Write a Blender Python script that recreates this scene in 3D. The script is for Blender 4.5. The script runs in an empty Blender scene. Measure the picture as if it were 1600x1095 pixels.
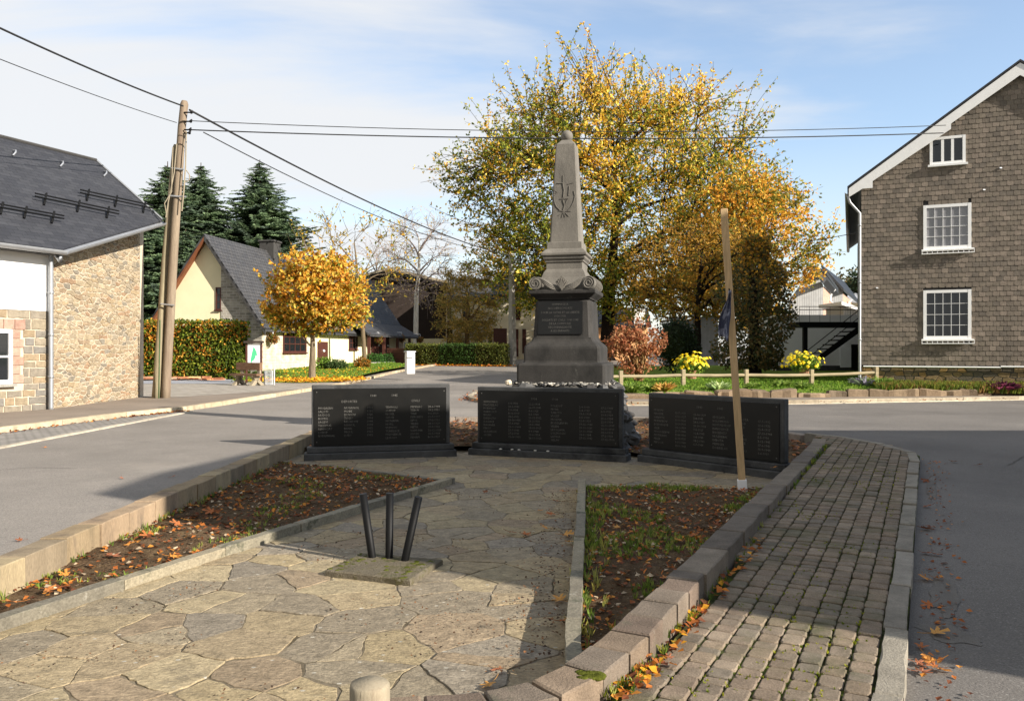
import bpy, math, random
from mathutils import Vector, Matrix, noise
from mathutils.geometry import delaunay_2d_cdt
R = random.Random(7)
V = Vector
sc = bpy.context.scene
COL = sc.collection
pi = math.pi
F = 1244.4; CX = 800.0; CY = 547.5; CZ = 1.65       # focal length and centre of the view in pixels, eye height

def at(px, py, t):                                   # point seen at a pixel at depth t
    return V(((px-CX)/F*t, t, CZ-(py-CY)/F*t))
def gp(px, py, z):                                   # point seen at a pixel at height z
    t = (CZ-z)*F/(py-CY)
    return V(((px-CX)/F*t, t, z))
def sm(a, b, x):
    k = min(1, max(0, (x-a)/(b-a))); return k*k*(3-2*k)
def lin(c):
    return tuple(((x/255)/12.92 if x/255 <= .04045 else ((x/255+.055)/1.055)**2.4) for x in c)
def mulc(c, k): return tuple(x*k for x in c)
def mixc(a, b, k): return tuple(x*(1-k)+y*k for x, y in zip(a, b))
def pick(pal, j=.12):
    return mulc(R.choice(pal), 1+R.uniform(-j, j))

# ------------------------------------------------------------------ mesh collector
ORG = {}
class MB:
    def __init__(s): s.v=[]; s.f=[]; s.c=[]; s.mi=[]; s.col=(1,1,1); s.m=0
    def add(s, pts, faces, col=None):
        b = len(s.v); s.v.extend(V(p) for p in pts); c = col or s.col
        for f in faces:
            s.f.append([b+i for i in f]); s.c.append(c); s.mi.append(s.m)
    def poly(s, pts, col=None): s.add(pts, [list(range(len(pts)))], col)
    def box(s, c, size, rz=0, col=None, M=None):
        x,y,z = [k/2 for k in size]
        pts=[V((a*x,b*y,d*z)) for d in (-1,1) for b in (-1,1) for a in (-1,1)]
        M = M or Matrix.Rotation(rz,3,'Z'); c = V(c)
        s.add([M@p+c for p in pts], [(0,2,3,1),(4,5,7,6),(0,1,5,4),(2,6,7,3),(0,4,6,2),(1,3,7,5)], col)
    def bbox(s, c, size, bev=.01, rz=0, col=None, M=None):      # box with bevelled edges
        hx,hy,hz = [k/2 for k in size]; M = M or Matrix.Rotation(rz,3,'Z'); c=V(c)
        bev=min(bev,hx*.9,hy*.9,hz*.9); pts=[]; ix={}
        for sx in (-1,1):
            for sy in (-1,1):
                for sz in (-1,1):
                    for a in range(3):
                        p=[sx*(hx-bev),sy*(hy-bev),sz*(hz-bev)]; p[a]=(sx*hx,sy*hy,sz*hz)[a]
                        ix[(sx,sy,sz,a)]=len(pts); pts.append(M@V(p)+c)
        fs=[]
        for a in range(3):
            b_,c_=(a+1)%3,(a+2)%3
            for q in (-1,1):
                r=[]
                for u,w in ((-1,-1),(1,-1),(1,1),(-1,1)):
                    k=[0,0,0]; k[a]=q; k[b_]=u; k[c_]=w; r.append(ix[(k[0],k[1],k[2],a)])
                fs.append(r if q>0 else r[::-1])
            for u in (-1,1):
                for w in (-1,1):
                    k=[0,0,0]; k[b_]=u; k[c_]=w; e=[]
                    k[a]=-1; e.append(ix[(*k,b_)]); k[a]=1; e.append(ix[(*k,b_)]); e.append(ix[(*k,c_)]); k[a]=-1; e.append(ix[(*k,c_)])
                    fs.append(e)
        for sx in (-1,1):
            for sy in (-1,1):
                for sz in (-1,1): fs.append([ix[(sx,sy,sz,a)] for a in range(3)])
        s.add(pts, fs, col)
    def prism(s, poly, z0, z1, col=None, top=True, bot=True):   # poly: 2-D points
        n=len(poly); pts=[V((p[0],p[1],z0)) for p in poly]+[V((p[0],p[1],z1)) for p in poly]
        fs=[(i,(i+1)%n,n+(i+1)%n,n+i) for i in range(n)]
        if top: fs.append(tuple(range(n,2*n)))
        if bot: fs.append(tuple(range(n))[::-1])
        s.add(pts,fs,col)
    def extr(s, poly, d, col=None):                              # poly: 3-D points, pushed along d
        n=len(poly); pts=[V(p) for p in poly]+[V(p)+V(d) for p in poly]
        s.add(pts,[(i,(i+1)%n,n+(i+1)%n,n+i) for i in range(n)]+[tuple(range(n,2*n)),tuple(range(n))[::-1]],col)
    def tube(s, pts, rad, n=6, col=None, cap=True):
        pts=[V(p) for p in pts]; m=len(pts)
        if not isinstance(rad,(list,tuple)): rad=[rad]*m
        out=[]; prev=None
        for i,p in enumerate(pts):
            d=(pts[min(i+1,m-1)]-pts[max(i-1,0)])
            d=d.normalized() if d.length>1e-9 else V((0,0,1))
            if prev is None:
                a=d.cross(V((0,0,1)) if abs(d.z)<.9 else V((1,0,0))).normalized()
            else:
                a=(prev-d*prev.dot(d))
                a=a.normalized() if a.length>1e-6 else d.orthogonal().normalized()
            prev=a; b=d.cross(a)
            for k in range(n):
                t=2*pi*k/n; out.append(p+(a*math.cos(t)+b*math.sin(t))*rad[i])
        fs=[]
        for i in range(m-1):
            for k in range(n):
                fs.append((i*n+k,i*n+(k+1)%n,(i+1)*n+(k+1)%n,(i+1)*n+k))
        if cap: fs.append(tuple(range(n))[::-1]); fs.append(tuple(range((m-1)*n,m*n)))
        s.add(out,fs,col)
    def ball(s, c, r, nu=14, nv=9, sq=(1,1,1), jit=0, col=None):
        pts=[];fs=[];c=V(c)
        for j in range(nv+1):
            th=pi*j/nv
            for i in range(nu):
                ph=2*pi*i/nu; k=1+R.uniform(-jit,jit) if jit else 1
                pts.append(c+V((math.sin(th)*math.cos(ph)*sq[0],math.sin(th)*math.sin(ph)*sq[1],math.cos(th)*sq[2]))*r*k)
        for j in range(nv):
            for i in range(nu):
                fs.append((j*nu+i,(j+1)*nu+i,(j+1)*nu+(i+1)%nu,j*nu+(i+1)%nu))
        s.add(pts,fs,col)
    def leaf(s, p, L, W, col, d=None, up=0.0):
        if d is None: d=rdir()
        a=d; b=a.cross(rdir())
        if up: b=b*(1-up)+a.cross(V((0,0,1)))*up*(1 if R.random()<.5 else -1)
        if b.length<1e-4: b=a.orthogonal()
        b.normalize(); n=a.cross(b)*W*.25
        s.add([p, p+a*L*.45+b*W*.5+n, p+a*L, p+a*L*.45-b*W*.5+n],[(0,1,2,3)],col)
    def build(s, name, mats, parent=None, org=None, smooth=False):
        if parent is not None: o=ORG[parent.name]
        else: o=V(org) if org is not None else V((0,0,0))
        me=bpy.data.meshes.new(name)
        me.from_pydata([(p-o)[:] for p in s.v],[],s.f)
        if not isinstance(mats,(list,tuple)): mats=[mats]
        for m in mats: me.materials.append(m)
        me.polygons.foreach_set('material_index',s.mi)
        at_=me.color_attributes.new('Col','FLOAT_COLOR','CORNER')
        buf=[]
        for f,c in zip(s.f,s.c): buf.extend((c[0],c[1],c[2],1.0)*len(f))
        at_.data.foreach_set('color',buf)
        if smooth: me.polygons.foreach_set('use_smooth',[True]*len(s.f))
        me.update()
        ob=bpy.data.objects.new(name,me); COL.objects.link(ob)
        if parent is not None: ob.parent=parent
        else: ob.location=o
        ORG[ob.name]=o
        return ob
def rdir():
    while True:
        d=V((R.uniform(-1,1),R.uniform(-1,1),R.uniform(-1,1)))
        if .05<d.length<1: return d.normalized()
def tag(o,label,cat,group=None,kind=None):
    if label: o['label']=label
    if cat: o['category']=cat
    if group: o['group']=group
    if kind: o['kind']=kind
    return o
def thing(name,label,cat,loc,group=None):
    o=bpy.data.objects.new(name,None); COL.objects.link(o); o.location=loc; o.empty_display_size=.2
    ORG[o.name]=V(loc); return tag(o,label,cat,group)
def struct(o,kind='structure'): o['kind']=kind; return o

# ------------------------------------------------------------------ materials
def mat(name, col=(.5,.5,.5), rough=.85, var=.2, vs=6, bump=.3, bs=60, attr=False, spec=.3, metal=0, transl=0,
        stain=None, stain_s=1.5, stain_t=(.5,.62), dist=.01, var2=.12, vs2=90, coord='Object', stretch=None, speck=None):
    m=bpy.data.materials.new(name); m.use_nodes=True; nt=m.node_tree; N=nt.nodes; L=nt.links
    N.clear(); out=N.new('ShaderNodeOutputMaterial'); p=N.new('ShaderNodeBsdfPrincipled')
    p.inputs['Roughness'].default_value=rough; p.inputs['Metallic'].default_value=metal
    p.inputs['Specular IOR Level'].default_value=spec
    tc=N.new('ShaderNodeTexCoord'); src=tc.outputs[coord]
    if stretch:
        mp=N.new('ShaderNodeMapping'); mp.inputs['Scale'].default_value=stretch; L.new(src,mp.inputs['Vector']); src=mp.outputs['Vector']
    def nz(scale,detail=5,rgh=.6):
        n=N.new('ShaderNodeTexNoise'); n.inputs['Scale'].default_value=scale; n.inputs['Detail'].default_value=detail
        n.inputs['Roughness'].default_value=rgh; L.new(src,n.inputs['Vector']); return n.outputs['Fac']
    def mr(x,a,b,c,d):
        n=N.new('ShaderNodeMapRange'); n.inputs[1].default_value=a; n.inputs[2].default_value=b; n.inputs[3].default_value=c; n.inputs[4].default_value=d
        L.new(x,n.inputs[0]); return n.outputs[0]
    def mul(a,b):
        n=N.new('ShaderNodeMix'); n.data_type='RGBA'; n.blend_type='MULTIPLY'; n.inputs[0].default_value=1
        L.new(a,n.inputs[6]); L.new(b,n.inputs[7]); return n.outputs[2]
    if attr:
        a=N.new('ShaderNodeAttribute'); a.attribute_name='Col'; c=a.outputs['Color']
    else:
        a=N.new('ShaderNodeRGB'); a.outputs[0].default_value=(*col,1); c=a.outputs[0]
    if var: c=mul(c,mr(nz(vs),.25,.75,1-var,1+var))
    if var2: c=mul(c,mr(nz(vs2,3),.25,.75,1-var2,1+var2))
    if speck:
        vo=N.new('ShaderNodeTexVoronoi'); vo.inputs['Scale'].default_value=speck[1]; L.new(src,vo.inputs['Vector'])
        k=mr(vo.outputs['Distance'],speck[2],speck[2]*1.6,1,0)
        mx=N.new('ShaderNodeMix'); mx.data_type='RGBA'; L.new(k,mx.inputs[0]); L.new(c,mx.inputs[6]); mx.inputs[7].default_value=(*speck[0],1); c=mx.outputs[2]
    for st in ([stain] if stain and not isinstance(stain[0],(tuple,list)) else (stain or [])):
        sc_=stain_s; th=stain_t
        if not isinstance(st[0],tuple): cc=st
        else: cc,sc_,th=st[0],st[1],st[2]
        k=mr(nz(sc_,8,.7),th[0],th[1],0,.85)
        mx=N.new('ShaderNodeMix'); mx.data_type='RGBA'; L.new(k,mx.inputs[0]); L.new(c,mx.inputs[6]); mx.inputs[7].default_value=(*cc,1); c=mx.outputs[2]
    L.new(c,p.inputs['Base Color'])
    if bump:
        b=N.new('ShaderNodeBump'); b.inputs['Strength'].default_value=bump; b.inputs['Distance'].default_value=dist
        L.new(nz(bs,8,.65),b.inputs['Height']); L.new(b.outputs['Normal'],p.inputs['Normal'])
    if transl:
        t=N.new('ShaderNodeBsdfTranslucent'); L.new(c,t.inputs['Color'])
        mx=N.new('ShaderNodeMixShader'); mx.inputs[0].default_value=transl
        L.new(p.outputs[0],mx.inputs[1]); L.new(t.outputs[0],mx.inputs[2]); L.new(mx.outputs[0],out.inputs[0])
    else: L.new(p.outputs[0],out.inputs[0])
    return m
def brickmat(name, c1, c2, mortar, w, h, gap=.01, axes='XZ', rough=.8, bump=.5, off=.5, dist=.01, var=.25):
    m=bpy.data.materials.new(name); m.use_nodes=True; nt=m.node_tree; N=nt.nodes; L=nt.links
    p=N['Principled BSDF']; p.inputs['Roughness'].default_value=rough; p.inputs['Specular IOR Level'].default_value=.25
    a=N.new('ShaderNodeAttribute'); a.attribute_name='uvw'
    b=N.new('ShaderNodeTexBrick'); L.new(a.outputs['Vector'],b.inputs['Vector'])
    b.inputs['Color1'].default_value=(*c1,1); b.inputs['Color2'].default_value=(*c2,1); b.inputs['Mortar'].default_value=(*mortar,1)
    b.inputs['Scale'].default_value=1; b.inputs['Brick Width'].default_value=w; b.inputs['Row Height'].default_value=h; b.inputs['Mortar Size'].default_value=gap
    b.offset=off
    n=N.new('ShaderNodeTexNoise'); n.inputs['Scale'].default_value=2.2; n.inputs['Detail'].default_value=8; L.new(a.outputs['Vector'],n.inputs['Vector'])
    mr=N.new('ShaderNodeMapRange'); mr.inputs[1].default_value=.25; mr.inputs[2].default_value=.75; mr.inputs[3].default_value=1-var; mr.inputs[4].default_value=1+var; L.new(n.outputs['Fac'],mr.inputs[0])
    mx=N.new('ShaderNodeMix'); mx.data_type='RGBA'; mx.blend_type='MULTIPLY'; mx.inputs[0].default_value=1
    L.new(b.outputs['Color'],mx.inputs[6]); L.new(mr.outputs[0],mx.inputs[7]); L.new(mx.outputs[2],p.inputs['Base Color'])
    bp=N.new('ShaderNodeBump'); bp.inputs['Strength'].default_value=bump; bp.inputs['Distance'].default_value=dist; bp.invert=True
    L.new(b.outputs['Fac'],bp.inputs['Height']); L.new(bp.outputs['Normal'],p.inputs['Normal'])
    return m
def uvw(ob, o, du, dv):                               # in-plane coordinates in metres for the coursed materials
    me=ob.data; o=V(o); du=V(du).normalized(); dv=V(dv).normalized(); off=ORG[ob.name]
    a=me.attributes.new('uvw','FLOAT_VECTOR','POINT'); buf=[]
    for v in me.vertices:
        q=v.co+off-o; buf.extend((q.dot(du),q.dot(dv),0))
    a.data.foreach_set('vector',buf)

G=lambda k:(k,k,k)
M={}
M['asphalt']=mat('asphalt',(.222,.2,.174),.92,.18,.35,.7,60,speck=((.30,.275,.24),27,.12),spec=.2,dist=.006,var2=.5,vs2=110,stain=[((.17,.153,.132),.22,(.50,.66)),((.265,.235,.198),.35,(.56,.72)),((.14,.128,.113),1.1,(.62,.76)),((.16,.145,.125),9,(.58,.75)),((.29,.26,.22),16,(.64,.74))])
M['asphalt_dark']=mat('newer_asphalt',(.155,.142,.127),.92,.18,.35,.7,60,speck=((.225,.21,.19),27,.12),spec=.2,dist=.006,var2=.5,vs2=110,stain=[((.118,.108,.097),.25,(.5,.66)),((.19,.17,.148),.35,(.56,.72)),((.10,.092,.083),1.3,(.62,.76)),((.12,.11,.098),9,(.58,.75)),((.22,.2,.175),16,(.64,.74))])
M['pavement']=mat('pavement_asphalt',(.225,.185,.145),.92,.2,.7,.4,120,spec=.2,var2=.25,vs2=150)
M['soil']=mat('soil',(.10,.066,.038),.98,.45,5,1,35,spec=.05,dist=.03,var2=.5,vs2=60,stain=[((.165,.115,.062),3,(.5,.68)),((.04,.027,.018),4,(.6,.72))],speck=((.3,.26,.2),34,.09))
M['lawn']=mat('lawn',(.15,.215,.035),.95,.3,1.2,.6,40,spec=.05,var2=.4,vs2=40,dist=.03)
M['far_ground']=mat('far_ground',(.06,.085,.03),.95,.3,.1,.2,3,spec=.05)
M['flag']=mat('flagstone',attr=True,rough=.88,var=.34,vs=9,bump=1,bs=26,spec=.2,dist=.016,var2=.34,vs2=42,stretch=(1,1.5,1),speck=((.42,.39,.32),7,.07),stain=[((.36,.32,.25),5,(.64,.74)),((.11,.095,.07),2.2,(.56,.76)),((.10,.10,.04),3.3,(.66,.74))])
M['joint']=mat('joint_sand',(.20,.165,.115),.95,.35,4,.8,60,spec=.1,stain=[((.075,.06,.035),2.5,(.47,.6)),((.06,.085,.02),3.5,(.6,.7)),((.30,.26,.19),7,(.58,.66))])
M['paver']=mat('paver',attr=True,rough=.9,var=.3,vs=8,bump=.8,bs=90,spec=.2,dist=.008,var2=.35,vs2=110,stain=[((.075,.08,.035),1.6,(.5,.72)),((.36,.33,.28),9,(.66,.72))])
M['moss_joint']=mat('mossy_joint',(.05,.055,.022),.98,.5,6,.8,60,spec=.05,stain=[((.10,.13,.018),4,(.52,.6))])
M['kerb']=mat('kerb_concrete',attr=True,rough=.9,var=.3,vs=5,bump=.9,bs=70,spec=.2,var2=.22,vs2=90,stain=[((.09,.09,.06),3.5,(.58,.72)),((.42,.4,.36),7,(.66,.74))])
M['strip']=mat('border_stone',attr=True,rough=.9,var=.3,vs=5,bump=.6,bs=50,spec=.2,var2=.3,vs2=60,stain=[((.05,.055,.035),5,(.52,.66)),((.33,.31,.26),9,(.62,.7))])
M['edge_cream']=mat('cream_edging',attr=True,rough=.9,var=.25,vs=4,bump=.6,bs=60,spec=.2,var2=.2,vs2=80,stretch=(1,1,.3),stain=[((.13,.10,.075),3.5,(.5,.7)),((.06,.055,.04),1.6,(.6,.75)),((.4,.36,.3),9,(.68,.74))])
M['granite']=mat('dark_granite',(.010,.0098,.009),.3,.3,2,.06,30,spec=.3,var2=.2,vs2=140,stain=[((.016,.0145,.012),1.3,(.5,.75))])
M['bluestone']=mat('weathered_bluestone',(.045,.042,.038),.85,.3,2,.4,60,spec=.2,var2=.2,vs2=90,stretch=(1,1,.6),stain=[((.014,.014,.013),1.5,(.46,.66)),((.12,.115,.10),5,(.62,.72))])
M['slabstone']=mat('dark_slab_stone',(.07,.07,.068),.75,.3,2.5,.3,60,spec=.2,var2=.2,vs2=90,stain=[((.014,.014,.014),1.4,(.48,.65)),((.25,.25,.24),9,(.7,.74))])
M['obelisk']=mat('grey_obelisk_stone',(.16,.147,.125),.88,.38,2.2,.4,60,spec=.2,var2=.15,vs2=90,stretch=(1,1,.4),stain=[((.08,.075,.066),1.6,(.5,.75)),((.26,.24,.2),7,(.66,.74))])
M['letter']=mat('faded_lettering',(.125,.12,.107),.8,.4,5,0,1,spec=.2)
M['letter_pale']=mat('pale_lettering',(.085,.082,.074),.8,.4,5,0,1,spec=.2)
M['pebble']=mat('pebble',attr=True,rough=.8,var=.25,vs=9,bump=.3,bs=60,spec=.3)
M['wood']=mat('raw_timber',(.52,.36,.19),.75,.3,1.6,.3,20,spec=.25,stretch=(6,6,.5),var2=.2,vs2=12,stain=[((.27,.12,.04),1.6,(.56,.74))])
M['oldwood']=mat('grey_timber',(.3,.255,.18),.9,.3,2,.4,25,spec=.15,stretch=(5,5,.5),stain=[((.16,.12,.08),2,(.52,.7))])
M['polewood']=mat('pole_wood',attr=True,rough=.9,var=.25,vs=2,bump=.5,bs=20,spec=.15,stretch=(6,6,.35),var2=.2,vs2=12,stain=[((.15,.1,.075),1.2,(.5,.72))])
M['railwood']=mat('rail_wood',(.33,.27,.17),.9,.3,2,.3,25,spec=.15,stretch=(.6,6,6))
M['black']=mat('black_metal',(.005,.005,.005),.55,.2,3,.05,40,spec=.2)
M['sleeper']=mat('sleeper_wood',(.17,.10,.06),.9,.3,2,.4,25,spec=.15,stretch=(.6,5,5))
M['galv']=mat('galvanised',(.5,.51,.52),.45,.15,4,.05,30,metal=.75,spec=.5)
M['zinc']=mat('zinc',(.33,.34,.35),.5,.15,3,.05,30,metal=.6,spec=.5)
M['white']=mat('white_paint',(.86,.86,.84),.5,.04,4,.03,30,spec=.4,var2=0)
M['render']=mat('white_render',(.8,.79,.76),.9,.04,2,.15,70,spec=.2,var2=.04)
M['creamwall']=mat('cream_render',(.82,.73,.47),.9,.06,1.2,.2,60,spec=.2,var2=.05)
M['paleyellow']=mat('pale_render',(.82,.74,.55),.9,.08,1,.2,50,spec=.2,var2=.05)
M['glass']=mat('window_glass',(.012,.014,.016),.04,0,1,.015,2,spec=.8,var2=0)
M['grey_glass']=mat('light_grey_glass',(.26,.26,.27),.15,.15,1,.02,3,spec=.6,var2=0)  # pane with a light grey base colour, for the slate house's upper window
M['brown']=mat('brown_paint',(.07,.022,.015),.6,.2,3,.1,40,spec=.35)
M['darkwood']=mat('dark_cladding',(.035,.025,.02),.8,.3,2,.3,30,spec=.2,stretch=(6,6,.4))
M['orangewood']=mat('varnished_soffit',(.17,.06,.025),.6,.25,3,.2,30,spec=.3)
M['stone']=mat('wall_stone',attr=True,rough=.9,var=.25,vs=9,bump=.8,bs=24,spec=.2,dist=.02,var2=.2,vs2=70)
M['mortar']=mat('mortar',(.50,.42,.315),.95,.18,6,.6,60,spec=.1)
M['slate_tile']=mat('slate_tile',attr=True,rough=.75,var=.25,vs=6,bump=.4,bs=30,spec=.3,var2=.2,vs2=60,stain=[((.20,.13,.03),.45,(.68,.76)),((.17,.16,.145),5,(.66,.74))])
M['slate_back']=mat('slate_backing',(.05,.048,.045),.9,.2,5,.2,30)
M['leafy']=mat('leaf',attr=True,rough=.6,var=.0,vs=1,bump=0,spec=.3,transl=.45,var2=0)
M['needle']=mat('needle',attr=True,rough=.7,var=.0,vs=1,bump=0,spec=.2,transl=.3,var2=0)
M['dryleaf']=mat('dry_leaf',attr=True,rough=.7,var=.3,vs=30,bump=.2,bs=60,spec=.3,transl=.25,var2=0)
M['bark']=mat('bark',attr=True,rough=.95,var=.35,vs=4,bump=.8,bs=14,spec=.1,dist=.02,stretch=(3,3,.7))
M['birchbark']=mat('birch_bark',(.6,.57,.5),.8,.2,3,.3,20,spec=.2,stretch=(1,1,4),stain=[((.05,.04,.035),1.4,(.58,.64))])
M['grassblade']=mat('grass_blade',attr=True,rough=.7,var=0,bump=0,spec=.2,transl=.35,var2=0)
M['flower']=mat('flower_petal',attr=True,rough=.6,var=0,bump=0,spec=.2,transl=.3,var2=0)
M['cloth']=mat('navy_cloth',(.055,.06,.095),.7,.3,6,.3,30,spec=.2,stretch=(1,1,.45),stain=[((.34,.35,.42),13,(.50,.58))])
M['paint']=mat('painted',attr=True,rough=.7,var=.08,vs=3,bump=.1,bs=40,spec=.3,var2=.04)
M['concrete']=mat('concrete',(.3,.285,.25),.92,.2,3,.4,60,spec=.2,stain=[((.2,.18,.14),5,(.55,.68))])
M['mossy_concrete']=mat('mossy_concrete',(.15,.128,.09),.95,.3,6,.9,50,spec=.1,dist=.02,stain=[((.085,.075,.03),7,(.5,.62)),((.06,.075,.015),9,(.6,.66)),((.3,.27,.21),14,(.64,.7))])
M['moss']=mat('moss',(.085,.095,.015),1,.4,20,1,120,spec=.05)
M['cable']=mat('cable',(.02,.02,.02),.6,0,1,0,1,spec=.3,var2=0)
M['gravel']=mat('grey_gravel',(.3,.31,.33),.9,.2,3,.9,60,spec=.2,var2=.4,vs2=70)
M['roof_slate']=brickmat('roof_slate',(.030,.031,.036),(.044,.045,.050),(.016,.017,.019),.3,.14,.006,rough=.55,bump=.35,var=.15)
M['roof_tile']=brickmat('roof_tile',(.055,.055,.058),(.075,.073,.072),(.02,.02,.02),.3,.25,.02,rough=.6,bump=.6,var=.2)
M['pale_stone']=brickmat('pale_coursed_stone',(.5,.4,.27),(.62,.52,.39),(.6,.52,.41),.45,.17,.02,bump=.5,var=.3)
M['grey_stone']=brickmat('grey_coursed_stone',(.24,.22,.18),(.42,.38,.31),(.46,.43,.37),.38,.15,.018,bump=.6,var=.3)
M['board']=brickmat('vertical_boards',(.36,.36,.35),(.4,.4,.39),(.16,.16,.16),.18,8,.012,bump=.5,var=.15)
M['brick']=brickmat('red_brick',(.42,.19,.11),(.5,.25,.15),(.42,.38,.33),.22,.075,.012,bump=.4,var=.2)
M['cobble']=brickmat('cobbles',(.23,.21,.19),(.28,.26,.23),(.16,.15,.13),.16,.12,.016,bump=.8,var=.25)
M['walkslab']=brickmat('walk_slab',(.3,.27,.22),(.35,.31,.26),(.2,.17,.13),.4,.4,.012,bump=.4,var=.25)
M['corrugated']=brickmat('corrugated',(.36,.36,.37),(.4,.4,.41),(.2,.2,.21),.08,20,.03,bump=.8,var=.15)

# ------------------------------------------------------------------ 2-D helpers
def inside(p, poly):
    x,y=p[0],p[1]; c=False; n=len(poly); j=n-1
    for i in range(n):
        a,b=poly[i],poly[j]
        if (a[1]>y)!=(b[1]>y) and x<(b[0]-a[0])*(y-a[1])/(b[1]-a[1])+a[0]: c=not c
        j=i
    return c
def clip(poly,p,n):
    out=[]; k=len(poly)
    for i in range(k):
        a=poly[i]; b=poly[(i+1)%k]; da=(a[0]-p[0])*n[0]+(a[1]-p[1])*n[1]; db=(b[0]-p[0])*n[0]+(b[1]-p[1])*n[1]
        if da<=0: out.append(a)
        if (da<0<db) or (db<0<da):
            t=da/(da-db); out.append((a[0]+(b[0]-a[0])*t,a[1]+(b[1]-a[1])*t))
    return out
def voronoi(seeds, rad, bound=None, asp=1.0):         # cells of stretched seeds; bound: convex polygon
    cells=[]; g={}
    for i,s in enumerate(seeds): g.setdefault((int(s[0]//rad),int(s[1]//rad)),[]).append(i)
    for i,s in enumerate(seeds):
        poly=[(s[0]-rad,s[1]-rad),(s[0]+rad,s[1]-rad),(s[0]+rad,s[1]+rad),(s[0]-rad,s[1]+rad)]
        kx,ky=int(s[0]//rad),int(s[1]//rad)
        for a in range(-2,3):
            for b in range(-2,3):
                for j in g.get((kx+a,ky+b),()):
                    if j==i: continue
                    q=seeds[j]; n=(q[0]-s[0],q[1]-s[1]); poly=clip(poly,((s[0]+q[0])/2,(s[1]+q[1])/2),n)
                    if len(poly)<3: break
        if bound and len(poly)>2:
            k=len(bound)
            for e in range(k):
                a,b=bound[e],bound[(e+1)%k]; poly=clip(poly,a,(b[1]-a[1],-(b[0]-a[0])))
                if len(poly)<3: break
        if len(poly)>2: cells.append((s,poly))
    return cells
def roughen(poly,step,j):
    out=[]; n=len(poly)
    for i in range(n):
        a=V(poly[i][:2]+(0,)) if len(poly[i])==2 else V(poly[i]); b=V(poly[(i+1)%n][:2]+(0,))
        d=(b-a); k=max(1,int(d.length/step))
        for q in range(k):
            p=a+d*(q/k); out.append((p.x+R.uniform(-j,j),p.y+R.uniform(-j,j)))
    return out
def inset(poly,g):
    cx=sum(p[0] for p in poly)/len(poly); cy=sum(p[1] for p in poly)/len(poly); out=[]
    for p in poly:
        dx,dy=p[0]-cx,p[1]-cy; L=math.hypot(dx,dy) or 1; k=max(.1,1-g/L); out.append((cx+dx*k,cy+dy*k))
    return out
def stone(mb,poly,fr,h0,h1,bev,col,tilt=0):           # fr maps (u,v,height) to the world
    n=len(poly); i2=inset(poly,bev); ta,tb=R.uniform(-tilt,tilt),R.uniform(-tilt,tilt)
    cx=sum(p[0] for p in poly)/n; cy=sum(p[1] for p in poly)/n
    T=lambda p:ta*(p[0]-cx)+tb*(p[1]-cy)
    pts=[fr(p[0],p[1],h0) for p in poly]+[fr(p[0],p[1],h1-bev*.6+T(p)) for p in poly]+[fr(p[0],p[1],h1+T(p)) for p in i2]
    fs=[(i,(i+1)%n,n+(i+1)%n,n+i) for i in range(n)]+[(n+i,n+(i+1)%n,2*n+(i+1)%n,2*n+i) for i in range(n)]+[tuple(range(2*n,3*n))]
    mb.add(pts,fs,col)
def ground_frame(u,v,h): return V((u,v,h))
def plane_frame(o,du,dn):
    o=V(o);du=V(du).normalized();dn=V(dn).normalized()
    return lambda u,v,h:o+du*u+V((0,0,v))+dn*h
def hitplane(px,py,o,n):
    d=V(((px-CX)/F,1,-(py-CY)/F)); c=V((0,0,CZ)); k=(V(o)-c).dot(n)/d.dot(n); return c+d*k
def sheet(name,outer,hf,m,step=2.0,hole=None,soff=0,parent=None):
    dens=lambda pl:[(a[0]+(c[0]-a[0])*k/n_,a[1]+(c[1]-a[1])*k/n_) for a,c in zip(pl,list(pl[1:])+[pl[0]]) for n_ in [max(1,min(60,int(math.hypot(c[0]-a[0],c[1]-a[1])/step)))] for k in range(n_)]
    outer=dens(outer)
    if hole: hole=dens(hole)
    xs=[p[0] for p in outer]; ys=[p[1] for p in outer]; vs=[V(p[:2]) for p in outer]; es=[(i,(i+1)%len(outer)) for i in range(len(outer))]
    if hole:
        b=len(vs); vs+= [V(p[:2]) for p in hole]; es+=[(b+i,b+(i+1)%len(hole)) for i in range(len(hole))]
    x=min(xs)+step/2
    while x<max(xs):
        y=min(ys)+step/2
        while y<max(ys):
            q=(x+R.uniform(-.1,.1)*step,y+R.uniform(-.1,.1)*step)
            if inside(q,outer) and not (hole and inside(q,hole)): vs.append(V(q))
            y+=step
        x+=step
    r=delaunay_2d_cdt(vs,es,[],0,1e-5)
    mb=MB(); vv=r[0]; mb.v=[V((p.x,p.y,hf(p.x,p.y)+soff)) for p in vv]
    for f in r[2]:
        c=V((0,0))
        for i in f: c+=vv[i]
        c/=len(f)
        if inside(c,outer) and not (hole and inside(c,hole)):
            a=vv[f[0]];b=vv[f[1]];d=vv[f[2]]
            f=list(f)
            if (b.x-a.x)*(d.y-a.y)-(b.y-a.y)*(d.x-a.x)<0: f=f[::-1]
            mb.f.append(f); mb.c.append((1,1,1)); mb.mi.append(0)
    return mb.build(name,m,parent)
def offset_line(pts,d):
    out=[]; n=len(pts)
    for i in range(n):
        a=V(pts[max(i-1,0)][:2]); b=V(pts[min(i+1,n-1)][:2]); t=(b-a).normalized(); out.append((pts[i][0]-t.y*d,pts[i][1]+t.x*d))
    return out
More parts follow.
